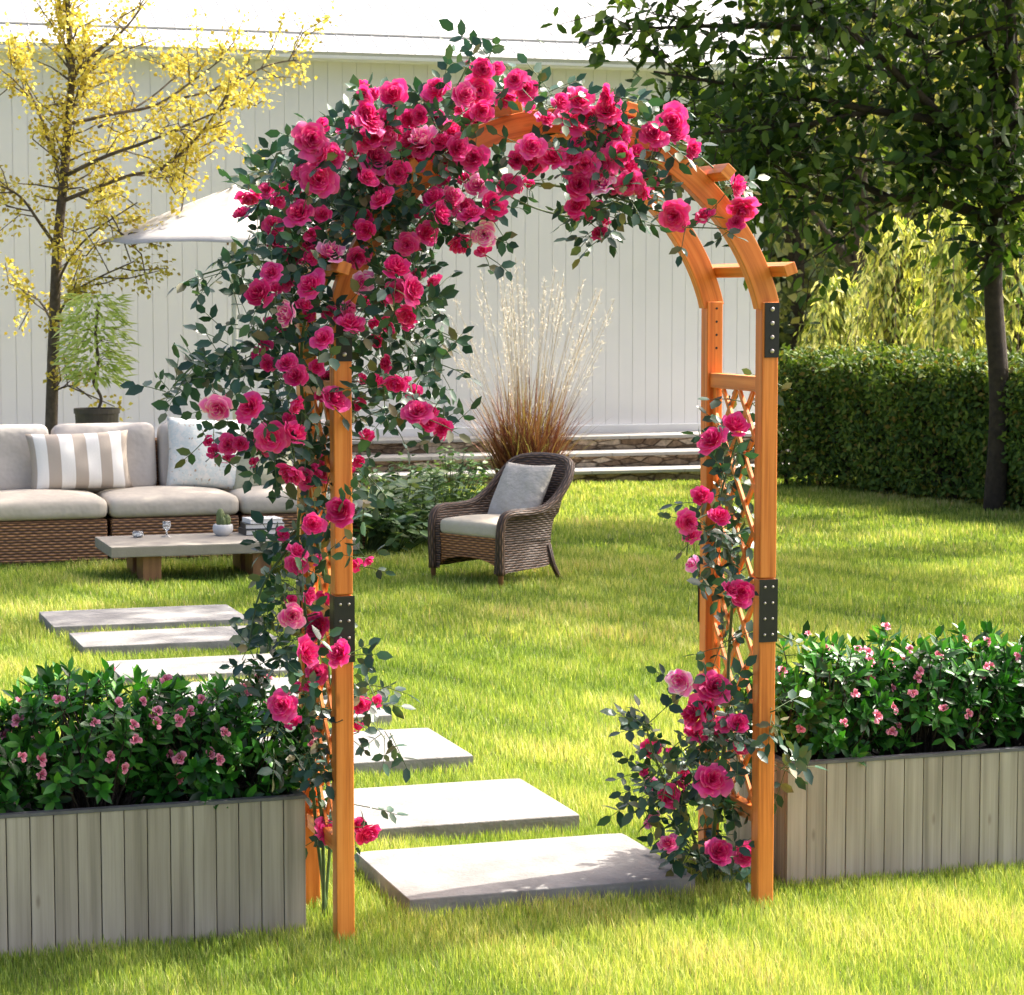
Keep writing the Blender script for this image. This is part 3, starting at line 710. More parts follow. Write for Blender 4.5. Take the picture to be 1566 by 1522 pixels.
rose_r = empty('climbing_rose', tuple(gp(AW, .25)), TH)
tag(rose_r, 'smaller pink climbing rose winding up the lattice between the right posts', 'climbing rose', 'climbing roses on the arch')
def vright(px, py, s):
    if px > 1140: return rng.uniform(.05, .1)
    return rng.uniform(-.02, .14) if py < 1000 or px > 1060 else rng.uniform(.0, .25)
ptsR = place_blossoms(rose_r, LR, vright)
BR = [(1120, 680, 26, 40, 7, .05, .3), (1105, 740, 26, 35, 7, .05, .3), (1110, 820, 35, 40, 12, .03, .3), (1125, 880, 28, 25, 6, .03, .25), (1145, 615, 10, 25, 3, .1, .2), (1110, 985, 22, 25, 4, .05, .25),
      (1115, 1080, 45, 45, 12, .0, .3), (1100, 1150, 50, 40, 14, .0, .3), (1030, 1180, 45, 60, 14, -.02, .25), (990, 1110, 22, 25, 5, .0, .15), (985, 1200, 25, 40, 6, .0, .2), (1110, 1220, 30, 30, 7, .03, .3),
      (1060, 1290, 40, 35, 14, .02, .3), (1110, 1310, 40, 18, 8, .05, .3), (1180, 1090, 28, 20, 4, -.06, .02), (1195, 1175, 22, 25, 4, .0, .1), (1200, 975, 10, 10, 1, .0, .1), (1200, 590, 14, 8, 1, .2, .3)]
CR = [([(1085, 1353, .25), (1095, 1240, .2), (1110, 1120, .18), (1115, 1000, .2), (1120, 880, .15), (1100, 780, .18), (1125, 680, .2), (1148, 610, .18)], .007, .002), ([(1083, 1357, .22), (1050, 1250, .15), (1010, 1180, .1), (985, 1100, .08)], .005, .002),
      ([(1095, 1240, .2), (1020, 1220, .12), (985, 1255, .1)], .004, .002), ([(1110, 1120, .18), (1150, 1100, .05), (1190, 1085, -.05)], .003, .0015), ([(1100, 780, .18), (1060, 800, .1), (1050, 850, .08)], .003, .0015), ([(1086, 1353, .25), (1050, 1290, .12), (1025, 1290, .1)], .003, .0015)]
rose_foliage(rose_r, BR, CR, ptsR, .042, False, 2.0)

# ------------------------------------------------------------------ planters with flowering shrubs
def planter(rect, H, lab):
    u0, u1, v0, v1 = rect; root = empty('planter_box', tuple(gp((u0 + u1) / 2, (v0 + v1) / 2)), TH)
    tag(root, lab, 'planter', 'plank planters beside the arch'); hx, hy = (u1 - u0) / 2, (v1 - v0) / 2; t = .018
    m = MB(); n = round(2 * hx / .0585); w = 2 * hx / n
    for fy in (-1, 1):
        for k in range(n): m.box((-hx + w * (k + .5), fy * (hy - t / 2), H / 2), (w - .0022, t + random.uniform(-.0012, .0012), H), 2)
    n2 = round((2 * hy - 2 * t) / .0585); w2 = (2 * hy - 2 * t) / n2
    for fx in (-1, 1):
        for k in range(n2): m.box((fx * (hx - t / 2), -hy + t + w2 * (k + .5), H / 2), (t + random.uniform(-.001, .001), w2 - .0022, H), 2)
    m.build('plank_sides', M['planter'], root, bevel=.0015)
    m = MB()
    for fy in (-1, 1):
        m.box((0, fy * (hy - t - .003), H / 2 - .005), (2 * hx - 2 * t, .005, H - .03), 2)
        m.box((0, fy * (hy - t / 2 - .002), H + .004), (2 * hx + .004, t + .008, .008), 0)
    for fx in (-1, 1):
        m.box((fx * (hx - t - .003), 0, H / 2 - .005), (.005, 2 * hy - 2 * t - .012, H - .03), 2)
        m.box((fx * (hx - t / 2 - .002), 0, H + .004), (t + .008, 2 * hy - t - .016, .0078), 1)
    m.build('rim', M['rim'], root)
    m = MB(); nx = 24; ny = 8
    X, Y = np.meshgrid(np.linspace(-hx + t + .008, hx - t - .008, nx), np.linspace(-hy + t + .008, hy - t - .008, ny), indexing='ij')
    m.grid(np.stack([X, Y, H - .035 + rng.normal(0, .006, X.shape)], -1)); m.build('soil', M['soil'], root, smooth=True)
    return root
PHt = .348
planter(PL, PHt, 'grey plank planter box left of the arch, against the left posts')
planter(PR, PHt - .012, 'grey plank planter box right of the arch, behind the right post')
BLOOM = [petals_mesh('blossom', 80 + k, 9, 1.0, M['pinkpetal'], .06) for k in range(3)]
def flower_shrub(cu, cv, z0, ru, rv, top, nros, nbl, lab):
    root = empty('flowering_shrub', tuple(gp(cu, cv, z0)), TH)
    tag(root, lab, 'flowering shrub', 'pink flowering shrubs in the planters')
    P, D, N, L, W = [], [], [], [], []; st = MB(); tips = []
    for k in range(nros):
        a_ = rng.uniform(0, 6.28); el = math.asin(rng.uniform(-.75, 1.0)); inner = k % 3 == 0; q = rng.uniform(.35, .8) if inner else rng.uniform(.82, 1.05)
        d = np.array([math.cos(a_) * math.cos(el), math.sin(a_) * math.cos(el), math.sin(el)])
        lump = 1 + .10 * math.sin(a_ * 3 + cu * 9) + .07 * math.sin(a_ * 5 + el * 4)
        e_ = math.cos(el) ** .6
        tip = np.array([math.cos(a_) * e_ * ru, math.sin(a_) * e_ * rv, 0]) * q * lump
        tip[2] = top * .50 + top * .50 * math.sin(el) * q * (1 + .10 * math.sin(tip[0] * 23 + cu * 5) + .07 * math.sin(tip[1] * 31 + tip[0] * 11))
        tip[2] = max(tip[2] + rng.normal(0, .012), .025)
        ax = nrm(d * np.array([.9, .9, .5]) + np.array([0, 0, .55]) + rng.normal(0, .22, 3)); tips.append((tip, ax, q))
        s0 = np.array([tip[0] * .45, tip[1] * .45, -.01]); st.tube([s0, (s0 + tip) / 2 + np.array([rng.normal(0, .02), rng.normal(0, .02), .02]), tip], [.003, .0022, .0015], 4, 0, False)
        e1 = nrm(np.cross(ax, [0.2, .3, 1])); e2 = np.cross(ax, e1); nleaf = rng.integers(7, 12); ph = rng.uniform(0, 6.28)
        for i in range(nleaf):
            b = ph + i * 2.4; sp_ = .35 + .75 * (i / nleaf)
            rd = e1 * math.cos(b) + e2 * math.sin(b); dd = nrm(ax * (1.1 - sp_) + rd * sp_)
            P.append(tip - ax * .04 * (i / nleaf)); D.append(dd); N.append(nrm(ax * sp_ - rd * (1.1 - sp_)) + rng.normal(0, .15, 3)); s = rng.uniform(.034, .056); L.append(s); W.append(s * rng.uniform(.42, .54))
    leafmesh('foliage', M['shrubleaf'], root, np.array(P), np.array(D), np.array(N), np.array(L), np.array(W))
    st.build('stems', M['bark2'], root)
    cand = [t_ for t_ in tips if t_[2] > .8 and (t_[1] @ np.array([.3, -.9, .2])) > -.25 and t_[0][2] > .08]; rng.shuffle(cand)
    for (tip, ax, q) in cand[:nbl]:
        o = bpy.data.objects.new('blossom', BLOOM[rng.integers(3)]); link(o, root)
        s = rng.uniform(.019, .029); nv = nrm(ax + np.array([.25, -.8, .1]))
        o.matrix_local = Matrix.Translation(tip + ax * .018 + np.array([.004, -.018, 0])) @ rot_to(nv, rng.uniform(0, 6)).to_4x4() @ Matrix.Diagonal((s, s, s, 1))
zs = PHt - .035
flower_shrub(-.26, .31, zs, .23, .205, .31, 210, 25, 'pink flowering shrub at the arch end of the left planter')
flower_shrub(-.58, .31, zs, .25, .205, .345, 240, 28, 'pink flowering shrub in the middle of the left planter, tallest there')
flower_shrub(-.96, .31, zs, .26, .205, .285, 210, 22, 'low pink flowering shrub at the outer left end of the left planter')
flower_shrub(1.48, .38, zs, .24, .205, .325, 220, 25, 'pink flowering shrub in the right planter, next to the arch post')
flower_shrub(1.80, .38, zs, .26, .205, .335, 230, 27, 'pink flowering shrub in the right planter, second from the arch post')
flower_shrub(2.16, .38, zs, .26, .205, .35, 190, 18, 'pink flowering shrub at the far right end of the right planter')

# ------------------------------------------------------------------ building with terrace steps
WV = 14.75
uL, uR = -9.0, None
# right-hand corner of the building stands where x = 1167 in the photo
rr_ = ray(1167, 400); t_ = (WV + FL @ Vv) / (rr_ @ Vv); uR = uv_of(rr_ * t_)[0]
ZE = onv(700, 96, WV)[2]
house = empty('white_building', tuple(gp(0, WV)), TH)
tag(house, 'long white clad building with a white standing seam metal roof behind the garden', 'building')
m = MB(); bw = .128; n = int((uR - uL) / bw)
for k in range(n):
    x1 = uR - k * bw; m.box((x1 - bw / 2, .011, (.36 + ZE) / 2), (bw - random.uniform(.002, .004), .022 + random.uniform(-.002, .002), ZE - .36), 2)
m.box(((uL + uR) / 2, .009 + .1, (.3 + ZE) / 2), (uR - uL - .01, .2, ZE - .3), 0)
k0 = 6.0
m.box((uR - .011, .24 + k0 / 2, (.36 + ZE) / 2), (.022, k0, ZE - .36), 2)
m.build('wall', M['cladding'], house)
m = MB(); m.box(((uL + uR) / 2, -.012, .40), (uR - uL, .045, .085), 0); m.build('plinth', M['white'], house, bevel=.004)
m = MB(); pit = R(27); ct, st_ = math.cos(pit), math.sin(pit); ov = .22
def rp(x, s, h=0.0): return (x, -ov + s * ct - h * st_, ZE + .01 + s * st_ + h * ct)
def rslab(x0, x1, s0, s1, h0, h1):
    a_ = [rp(x0, s0, h0), rp(x1, s0, h0), rp(x1, s1, h0), rp(x0, s1, h0)]; b_ = [rp(x0, s0, h1), rp(x1, s0, h1), rp(x1, s1, h1), rp(x0, s1, h1)]
    q = [(0, 0), (1, 0), (1, 1), (0, 1)]
    m.face(a_[::-1], q); m.face(b_, q)
    for i in range(4): j = (i + 1) % 4; m.face([a_[i], a_[j], b_[j], b_[i]], q)
rslab(uL, uR + .15, 0, .42, .0, .03); rslab(uL, uR + .15, .40, 7.0, .034, .050)
k = 0
while uL + .1 + k * .155 < uR + .1:
    x = uL + .1 + k * .155; rslab(x - .004, x + .004, .01, .395, .032, .036); rslab(x - .004, x + .004, .42, 7.0, .052, .056); k += 1
m.build('roof', M['roofm'], house)
m = MB(); m.box(((uL + uR + .15) / 2, -ov + .012, ZE - .004), (uR - uL + .15, .02, .026), 0); m.box(((uL + uR) / 2, -ov / 2 + .014, ZE - .014), (uR - uL + .1, ov - .02, .02), 0)
m.build('eaves_board', M['white'], house)

steps = empty('terrace_steps', tuple(gp(0, 13.55)), TH)
tag(steps, 'three low stone steps with pale caps along the foot of the white building', 'steps')
su0, su1 = -3.0, uR + .35
for k in range(3):
    z0 = k * .125; v0 = k * .36
    m = MB(); m.box(((su0 + su1) / 2, (v0 + 1.2) / 2 + .02, z0 + .044), (su1 - su0, 1.2 - v0, .092 + (.008 if k else 0)), 0); m.build('riser', M['rubble'], steps)
    m = MB(); x = su0
    while x < su1 - .05:
        w = min(random.uniform(.7, 1.1), su1 - x); m.box((x + w / 2, v0 + .2 - .02, z0 + .109), (w - .006, .46, .030), 0); x += w
    m.build('cap', M['cap'], steps, bevel=.005)
# ------------------------------------------------------------------ hedge
A = np.array([2.16, 20.45, 0]); B = np.array([4.5, 16.45, 0]); hd = nrm(B - A); hn = np.array([-hd[1], hd[0], 0]); hn = hn if hn[0] > 0 else -hn
HL = np.linalg.norm(B - A); HT, HD = 1.07, 1.5
hedge = empty('hedge', tuple((A + B) / 2), 0)
tag(hedge, 'clipped dark green hedge behind the right side of the lawn', 'hedge')
n = 34000
face = rng.random(n); s_h = rng.uniform(0, HL, n); P = np.zeros((n, 3)); N = np.zeros((n, 3))
f1 = face < .62; f2 = (face >= .62) & (face < .93); f3 = face >= .93
zf = .07 + (HT - .07) * rng.random(n) ** .9; dpt = rng.random(n)
bul = .05 * np.sin(s_h * 4.1 + 1) + .04 * np.sin(s_h * 9.3 + zf * 6) + .03 * np.sin(zf * 11 + s_h * 3)
rag = .05 * np.sin(s_h * 6.3) + .04 * np.sin(s_h * 15.1 + dpt * 7) + rng.normal(0, .022, n)
off = np.where(f1, bul + rng.exponential(.03, n) * -1 + .12 * np.clip((zf - HT + .2) / .2, 0, 1) ** 2, dpt * HD)
inward = np.where(f1, .04 - bul - rng.normal(0, .03, n) + .16 * np.clip((zf - HT + .16) / .16, 0, 1) ** 2, dpt * HD)
zz = np.where(f1, np.maximum(zf, .06 + .07 * rng.random(n)), HT + rag)
ss = np.where(f3, rng.normal(0, .05, n), s_h); inward = np.where(f3, dpt * HD, inward); zz = np.where(f3, zf, zz)
P = A + hd * ss[:, None] + hn * inward[:, None]; P[:, 2] = zz
N = np.where(f1[:, None], -hn, np.where(f2[:, None], np.array([0, 0, 1.0]), -hd)) + rng.normal(0, .45, (n, 3))
D = rng.normal(0, 1, (n, 3)) + np.array([0, 0, -.2]); L = rng.uniform(.04, .07, n)
leafmesh('foliage', M['hedgeleaf'], hedge, P - np.array(hedge.location), D, N, L, L * .55, LEAF4)
m = MB(); mid = (A + B) / 2; rz = Matrix.Rotation(math.atan2(hd[1], hd[0]), 3, 'Z')
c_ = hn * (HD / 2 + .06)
for k in range(26):
    s = (k + .5) / 26 * HL - HL / 2; b_ = hd * s + hn * rng.uniform(.12, .4); m.tube([b_, b_ + np.array([rng.normal(0, .03), rng.normal(0, .03), .35])], [.018, .012], 6)
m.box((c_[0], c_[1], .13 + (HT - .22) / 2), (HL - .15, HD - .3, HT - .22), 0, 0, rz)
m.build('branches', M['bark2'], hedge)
pth = MB(); a_ = G(1415, 772); b_ = G(1560, 790)
pth.box(((a_[0] + b_[0]) / 2 + .35, (a_[1] + b_[1]) / 2 + .55, .012), (2.6, .5, .024), 0, 0, rz); struct(pth.build('path', M['slab']))

# ------------------------------------------------------------------ trees
def smooth_path(pp, k=5):
    q = []
    for i in range(len(pp) - 1):
        for t_ in np.linspace(0, 1, k + 1)[:-1]:
            p0, p1, p2, p3 = pp[max(i - 1, 0)], pp[i], pp[i + 1], pp[min(i + 2, len(pp) - 1)]
            q.append(.5 * ((2 * p1) + (p2 - p0) * t_ + (2 * p0 - 5 * p1 + 4 * p2 - p3) * t_ ** 2 + (3 * p1 - p0 - 3 * p2 + p3) * t_ ** 3))
    q.append(pp[-1]); return q
def branch_tree(name, base, label, group, limbs, mat, bark, leaf_n, leaf_len, ratio, tmpl, spread, twig=(5, .5), seed=1, droop=0.0, clump=None, tall=1):
    """limbs: list of (list of world points, r0, r1); twigs and leaves grow along every limb but the trunk"""
    r = np.random.default_rng(seed); base = np.array(base); root = empty(name, tuple(base)); tag(root, label, 'tree', group)
    tr = MB(); br = MB(); P, D, N = [], [], []
    for i, (pp, r0, r1) in enumerate(limbs):
        q = smooth_path([np.array(p) - base for p in pp]); k = len(q)
        (tr if i == 0 else br).tube(q, [r0 + (r1 - r0) * j / (k - 1) for j in range(k)], 9 if i == 0 else 6)
        if i == 0: start = .45
        else: start = .15
        ln = sum(np.linalg.norm(q[j + 1] - q[j]) for j in range(k - 1)); nt = max(2, int(ln * twig[0] * (tall if base[2] + np.mean([p_[2] for p_ in q]) > 4.6 else 1) * (.3 if r0 < .0145 and tall > 1 else 1)))
        for _ in range(nt):
            t_ = r.uniform(start, 1.0); j = min(int(t_ * (k - 1)), k - 2); p = q[j]; ax = nrm(q[j + 1] - q[j])
            d = nrm(ax * .55 + r.normal(0, .6, 3) + np.array([0, 0, .12 - droop])); tl = twig[1] * r.uniform(.5, 1.2); e = p + d * tl; mid = (p + e) / 2 + r.normal(0, .04, 3)
            br.tube([p, mid, e], [max(r1 * .6, .005), .005, .003], 4, 0, False)
            for _ in range(leaf_n):
                tt = (r.integers(1, clump + 1) / clump * .95 + .08) if clump else r.uniform(.15, 1.05); c = p + (e - p) * tt + r.normal(0, spread, 3); P.append(c); D.append(nrm(d * .6 + r.normal(0, .7, 3) + np.array([0, 0, -.35 - droop]))); N.append(r.normal(0, .5, 3) + np.array([0, 0, .8]))
    P = np.array(P); L = leaf_len * r.uniform(.7, 1.25, len(P))
    leafmesh('crown', mat, root, P, np.array(D), np.array(N), L, L * ratio, tmpl)
    tr.build('trunk', bark, root, smooth=True); br.build('branches', bark, root, smooth=True)
    return root

def pxl(pts, Y, dy=None):
    out = []
    for i, (px, py) in enumerate(pts):
        y = Y + (dy[i] if dy is not None else 0); out.append(atY(px, py, y))
    return out
# yellow leaved tree on the left, behind the sofa
TY = 17.4
base = G(76, 450 + FOC * HC / TY)
trunk = [base, atY(79, 640, TY), atY(83, 500, TY), atY(88, 380, TY), atY(96, 290, TY), atY(104, 190, TY), atY(110, 110, TY), atY(106, 40, TY), atY(100, -60, TY)]
limbs = [(trunk, .05, .016)]
def lm(pts, d0, d1, r0=.022, r1=.006): limbs.append((pxl(pts, TY, np.linspace(d0, d1, len(pts))), r0, r1))
lm([(90, 310), (140, 290), (200, 268), (245, 258), (300, 212), (345, 150), (372, 105)], 0, -.5)
lm([(245, 258), (300, 228), (350, 205)], -.25, .1, .014)
lm([(110, 118), (150, 78), (190, 45), (225, 0)], 0, .3, .03)
lm([(110, 118), (95, 60), (84, 0)], 0, .2, .02)
lm([(104, 190), (170, 175), (240, 160), (300, 120), (340, 90)], 0, .5)
lm([(150, 195), (230, 150), (285, 100)], .2, .7, .014)
lm([(280, 150), (350, 130), (410, 100), (455, 92)], -.1, .2, .014)
lm([(98, 270), (160, 240), (230, 215), (300, 185), (380, 150)], 0, -.6)
lm([(85, 440), (110, 390), (150, 350), (210, 310)], 0, -.4, .016)
lm([(82, 500), (105, 455), (140, 430), (205, 400)], 0, -.5, .016)
lm([(88, 380), (60, 340), (30, 300), (-10, 280)], 0, -.3, .02)
lm([(96, 290), (70, 200), (40, 130), (10, 80)], 0, .4, .02)
lm([(83, 500), (60, 460), (20, 430)], 0, .3, .014)
lm([(80, 600), (110, 590), (140, 610)], 0, -.2, .01); lm([(104, 190), (130, 120), (160, 90), (240, 60)], .0, .4, .016)
lm([(245, 258), (270, 270), (290, 290)], -.3, -.4, .008); lm([(120, 300), (170, 330), (200, 400)], -.1, -.5, .01)
limbs = [limbs[0]] + [(p_, a_ * .75, b_ * .75) for p_, a_, b_ in limbs[1:]]
branch_tree('yellow_tree', base, 'slender tree with bright yellow leaves behind the sofa', None, limbs, M['yellow'], M['bark'], 50, .038, .8, LEAF4, .04, (11, .36), 3, 0.0, 4)

# broad leaved tree on the right, in front of the hedge
TR = 17.9
base = np.array([3.58, TR, 0.0])
limbs = [([base, base + [.03, 0, .8], base + [-.03, .02, 1.7], base + [.0, .0, 2.25], base + [.1, .1, 3.2], base + [.0, .2, 4.6]], .085, .045)]
def lr(pts, d0, d1, r0=.035, r1=.008): limbs.append((pxl(pts, TR, np.linspace(d0, d1, len(pts))), r0, r1))
lr([(1500, 330), (1430, 305), (1360, 303), (1290, 310), (1230, 285), (1170, 240)], 0, -1.0, .05)
lr([(1430, 305), (1418, 240), (1425, 150), (1410, 60), (1400, -40)], -.1, .3, .035)
lr([(1380, 303), (1330, 330), (1280, 370), (1210, 415)], -.2, -.9, .014, .004)
lr([(1500, 240), (1450, 190), (1380, 120), (1290, 40), (1200, -20)], 0, -1.2, .05)
lr([(1440, 185), (1340, 170), (1240, 150), (1120, 130), (1000, 110)], -.3, -1.2, .035)
lr([(1330, 170), (1230, 190), (1120, 200), (1040, 210)], -.5, -1.6, .025)
lr([(1260, 180), (1180, 230), (1110, 250)], -.8, -.5, .02)
lr([(1290, 310), (1200, 300), (1130, 300)], -.5, -.2, .015); lr([(1360, 303), (1250, 250), (1150, 200), (1080, 170)], -.2, .6, .03)
lr([(1300, 50), (1180, 40), (1080, 40), (960, 45)], -.8, -1.0, .03); lr([(1200, -20), (1100, -60), (980, -60)], -1.0, -.6, .03)
lr([(1500, 200), (1520, 120), (1500, 20), (1520, -100)], 0, .4, .05); lr([(1510, 230), (1600, 150), (1700, 60)], 0, -.6, .05); lr([(1500, 330), (1570, 300), (1650, 290)], 0, -.6, .04)
lr([(1410, 60), (1330, 20), (1250, -60), (1150, -140)], .2, .4, .03); lr([(1425, 150), (1350, 110), (1250, 90), (1160, 90)], .2, .9, .03)
lr([(1400, -40), (1300, -150), (1150, -230), (1000, -260)], .2, -1.5, .04); lr([(1520, -100), (1450, -250), (1300, -330)], .3, -2, .04); lr([(1500, 200), (1440, 230), (1380, 250), (1300, 240)], -.1, -.9, .025)
lr([(1240, 150), (1180, 170), (1090, 250)], -.7, .2, .02); lr([(1410, 100), (1480, 60), (1550, 40)], .1, -.3, .025); lr([(1430, 305), (1470, 260), (1530, 220)], -.2, -.6, .02)
for q_ in ([(3.5, 17.9, 4.0), (2.8, 17.0, 5.0), (1.6, 16.0, 5.5), (.4, 15.2, 5.6)], [(3.5, 17.9, 4.2), (3.6, 16.6, 5.2), (3.2, 15.2, 5.6), (2.4, 14.2, 5.7)], [(3.5, 18.0, 4.4), (4.2, 17.4, 5.6), (4.8, 16.4, 6.0), (4.9, 15.2, 6.0)],
           [(2.8, 17.0, 5.0), (1.9, 17.2, 5.9), (.6, 17.0, 6.3), (-.4, 16.4, 6.3)], [(3.5, 18.0, 4.4), (3.2, 17.2, 6.2), (2.6, 16.0, 6.6), (1.4, 15.0, 6.5)], [(3.5, 17.9, 4.2), (4.6, 18.2, 5.0), (5.8, 18.0, 5.4)],
           [(3.5, 17.9, 4.0), (4.5, 16.8, 5.0), (5.4, 15.6, 5.5), (5.9, 14.6, 5.6)], [(4.5, 16.8, 5.0), (5.9, 16.5, 5.6), (7.3, 15.9, 5.9)], [(4.5, 16.8, 5.0), (4.6, 15.4, 5.3), (4.3, 14.2, 5.5)], [(5.4, 15.6, 5.5), (6.6, 15.2, 5.8), (7.6, 14.8, 5.8)],
           [(4.5, 16.8, 5.0), (5.4, 17.4, 5.9), (6.6, 17.3, 6.3), (7.8, 16.6, 6.4)], [(5.4, 15.6, 5.5), (6.3, 14.5, 5.6), (7.0, 13.6, 5.6)], [(4.6, 15.4, 5.3), (5.2, 14.2, 5.5), (5.6, 13.2, 5.5)], [(5.9, 16.5, 5.6), (6.9, 17.6, 6.2), (8.2, 18.2, 6.4)],
           [(4.6, 18.2, 5.0), (5.4, 19.0, 5.8), (6.4, 19.2, 6.2)], [(3.6, 16.6, 5.2), (4.0, 15.2, 6.0), (4.0, 13.8, 6.2)], [(5.9, 16.5, 5.6), (6.6, 15.9, 6.5), (7.2, 14.9, 6.8)]):
    limbs.append(([np.array(p_) for p_ in q_], .045, .01))
branch_tree('broadleaf_tree', base, 'large dark green tree overhanging from the right in front of the hedge', None, limbs, M['treeleaf'], M['bark2'], 16, .125, .55, LEAF, .10, (12.5, .48), 5, .0, None, 1.75)

# background trees beyond the hedge
def blob_tree(name, base, h, blobs, lab, group, mat, nleaf, ll, bark=None, seed=0, tr=.12):
    r = np.random.default_rng(seed); root = empty(name, tuple(base)); tag(root, lab, 'tree', group); P, N = [], []; br = MB()
    for (x, y, z, rx, ry, rz_) in blobs:
        n = int(nleaf * rx * rz_); d = nrm(r.normal(0, 1, (n, 3))); q = r.uniform(.55, 1.0, (n, 1)) ** .6
        lump = 1 + .2 * np.sin(d[:, :1] * 5 + x) * np.sin(d[:, 2:] * 6 + y)
        P.append(np.array([x, y, z]) + d * q * lump * np.array([rx, ry, rz_])); N.append(d + r.normal(0, .6, (n, 3)))
        br.tube([(0, 0, h * .35), (x * .5, y * .5, (z + h * .3) / 2), (x, y, z)], [tr * .6, tr * .35, .02], 6)
    P = np.concatenate(P); N = np.concatenate(N); L = ll * r.uniform(.6, 1.3, len(P))
    leafmesh('crown', mat, root, P, r.normal(0, 1, P.shape) + np.array([0, 0, -.5]), N, L, L * .6, LEAF4)
    t = MB(); t.tube([(0, 0, -.05), (.02, 0, h * .4), (0, .03, h * .8)], [tr, tr * .8, tr * .4], 10); t.build('trunk', bark or M['bark2'], root, smooth=True); br.build('branches', bark or M['bark2'], root, smooth=True)
    return root
def gxy(px, Y): return np.array([(px - CX) / FOC * Y / cp, Y, 0.0])
gb = 'trees beyond the hedge'
blob_tree('background_tree', gxy(1310, 31), 5.5, [(0, 0, 4.6, 1.9, 1.5, 1.5), (-1.1, .3, 3.5, 1.1, 1, 1.0), (1.2, 0, 3.6, 1.2, 1, 1.0)], 'dark tree with a bare trunk showing beyond the hedge', gb, M['farleaf'], 520, .16, seed=1, tr=.13)
blob_tree('background_tree', gxy(1215, 36), 5, [(0, 0, 2.3, 1.7, 1.3, 1.6), (-.5, 0, 4.4, 1.5, 1.3, 1.4), (.9, .2, 1.1, 1.0, 1, 1.0)], 'broad pale green tree beside the right end of the white building', gb, M['farleaf'], 520, .18, seed=2)
blob_tree('background_tree', gxy(1400, 38), 7, [(0, 0, 4.2, 2.4, 1.6, 2.4), (.3, 0, 7, 2.2, 1.5, 1.8)], 'tall tree beyond the drooping yellow shrubs', gb, M['farleaf'], 420, .2, seed=3)
blob_tree('background_tree', gxy(1530, 36), 7, [(0, 0, 3.6, 2.0, 1.6, 2.4), (0, 0, 6.4, 2.0, 1.5, 1.8)], 'tall dense tree at the right edge beyond the hedge', gb, M['farleaf'], 420, .2, seed=4)
def weeping(px, Y, h, rad, lab, seed):
    r = np.random.default_rng(seed); base = gxy(px, Y); root = empty('weeping_shrub', tuple(base)); tag(root, lab, 'shrub', 'drooping yellow green shrubs beyond the hedge'); P, D, N = [], [], []; br = MB()
    for k in range(34):
        a_ = r.uniform(0, 6.28); q = r.uniform(.1, 1); top = h * r.uniform(.5, 1.0); d = np.array([math.cos(a_), math.sin(a_), 0])
        pts = [np.array([0, 0, .1]), d * rad * q * .25 + [0, 0, top * .8], d * rad * q * .7 + [0, 0, top], d * rad * q + [0, 0, top * .72], d * rad * q * 1.12 + [0, 0, top * .3]]
        s = smooth_path(pts, 6); br.tube(s, [.012] * 8 + [.005] * (len(s) - 8), 4, 0, False)
        for p in s[9:]:
            for _ in range(9): P.append(p + r.normal(0, .05, 3)); D.append(d * .4 + np.array([0, 0, -1]) + r.normal(0, .35, 3)); N.append(d + r.normal(0, .4, 3) + np.array([0, 0, .4]))
    P = np.array(P); L = r.uniform(.08, .15, len(P)); leafmesh('foliage', M['willow'], root, P, np.array(D), np.array(N), L, L * .3, LEAF4); br.build('stems', M['bark'], root)
weeping(1358, 25.5, 2.45, .5, 'drooping yellow green shrub in the middle beyond the hedge', 1)
weeping(1452, 24.5, 2.75, .52, 'tallest drooping yellow green shrub beyond the hedge', 2)
weeping(1272, 28, 1.85, .42, 'small drooping green shrub beyond the hedge, closest to the arch', 3)
weeping(1550, 26, 2.6, .55, 'drooping yellow green shrub at the right edge beyond the hedge', 4)
# far-off wood closing the view
n = 26000
Xw = rng.uniform(-6, 34, n); Yw = rng.uniform(52, 58, n); Zw = rng.random(n) ** .8 * (7 + 2 * np.sin(Xw * .7) + 1.2 * np.sin(Xw * 1.9 + 1))
Lw = rng.uniform(.4, .8, n)
fw = leafmesh('far_wood', M['farleaf'], None, np.stack([Xw, Yw, Zw], 1), rng.normal(0, 1, (n, 3)), rng.normal(0, .7, (n, 3)) + np.array([0, -.6, .5]), Lw, Lw * .6, LEAF4)
tag(fw, 'far-off green wood closing the view beyond the garden', 'wood', kind='stuff')

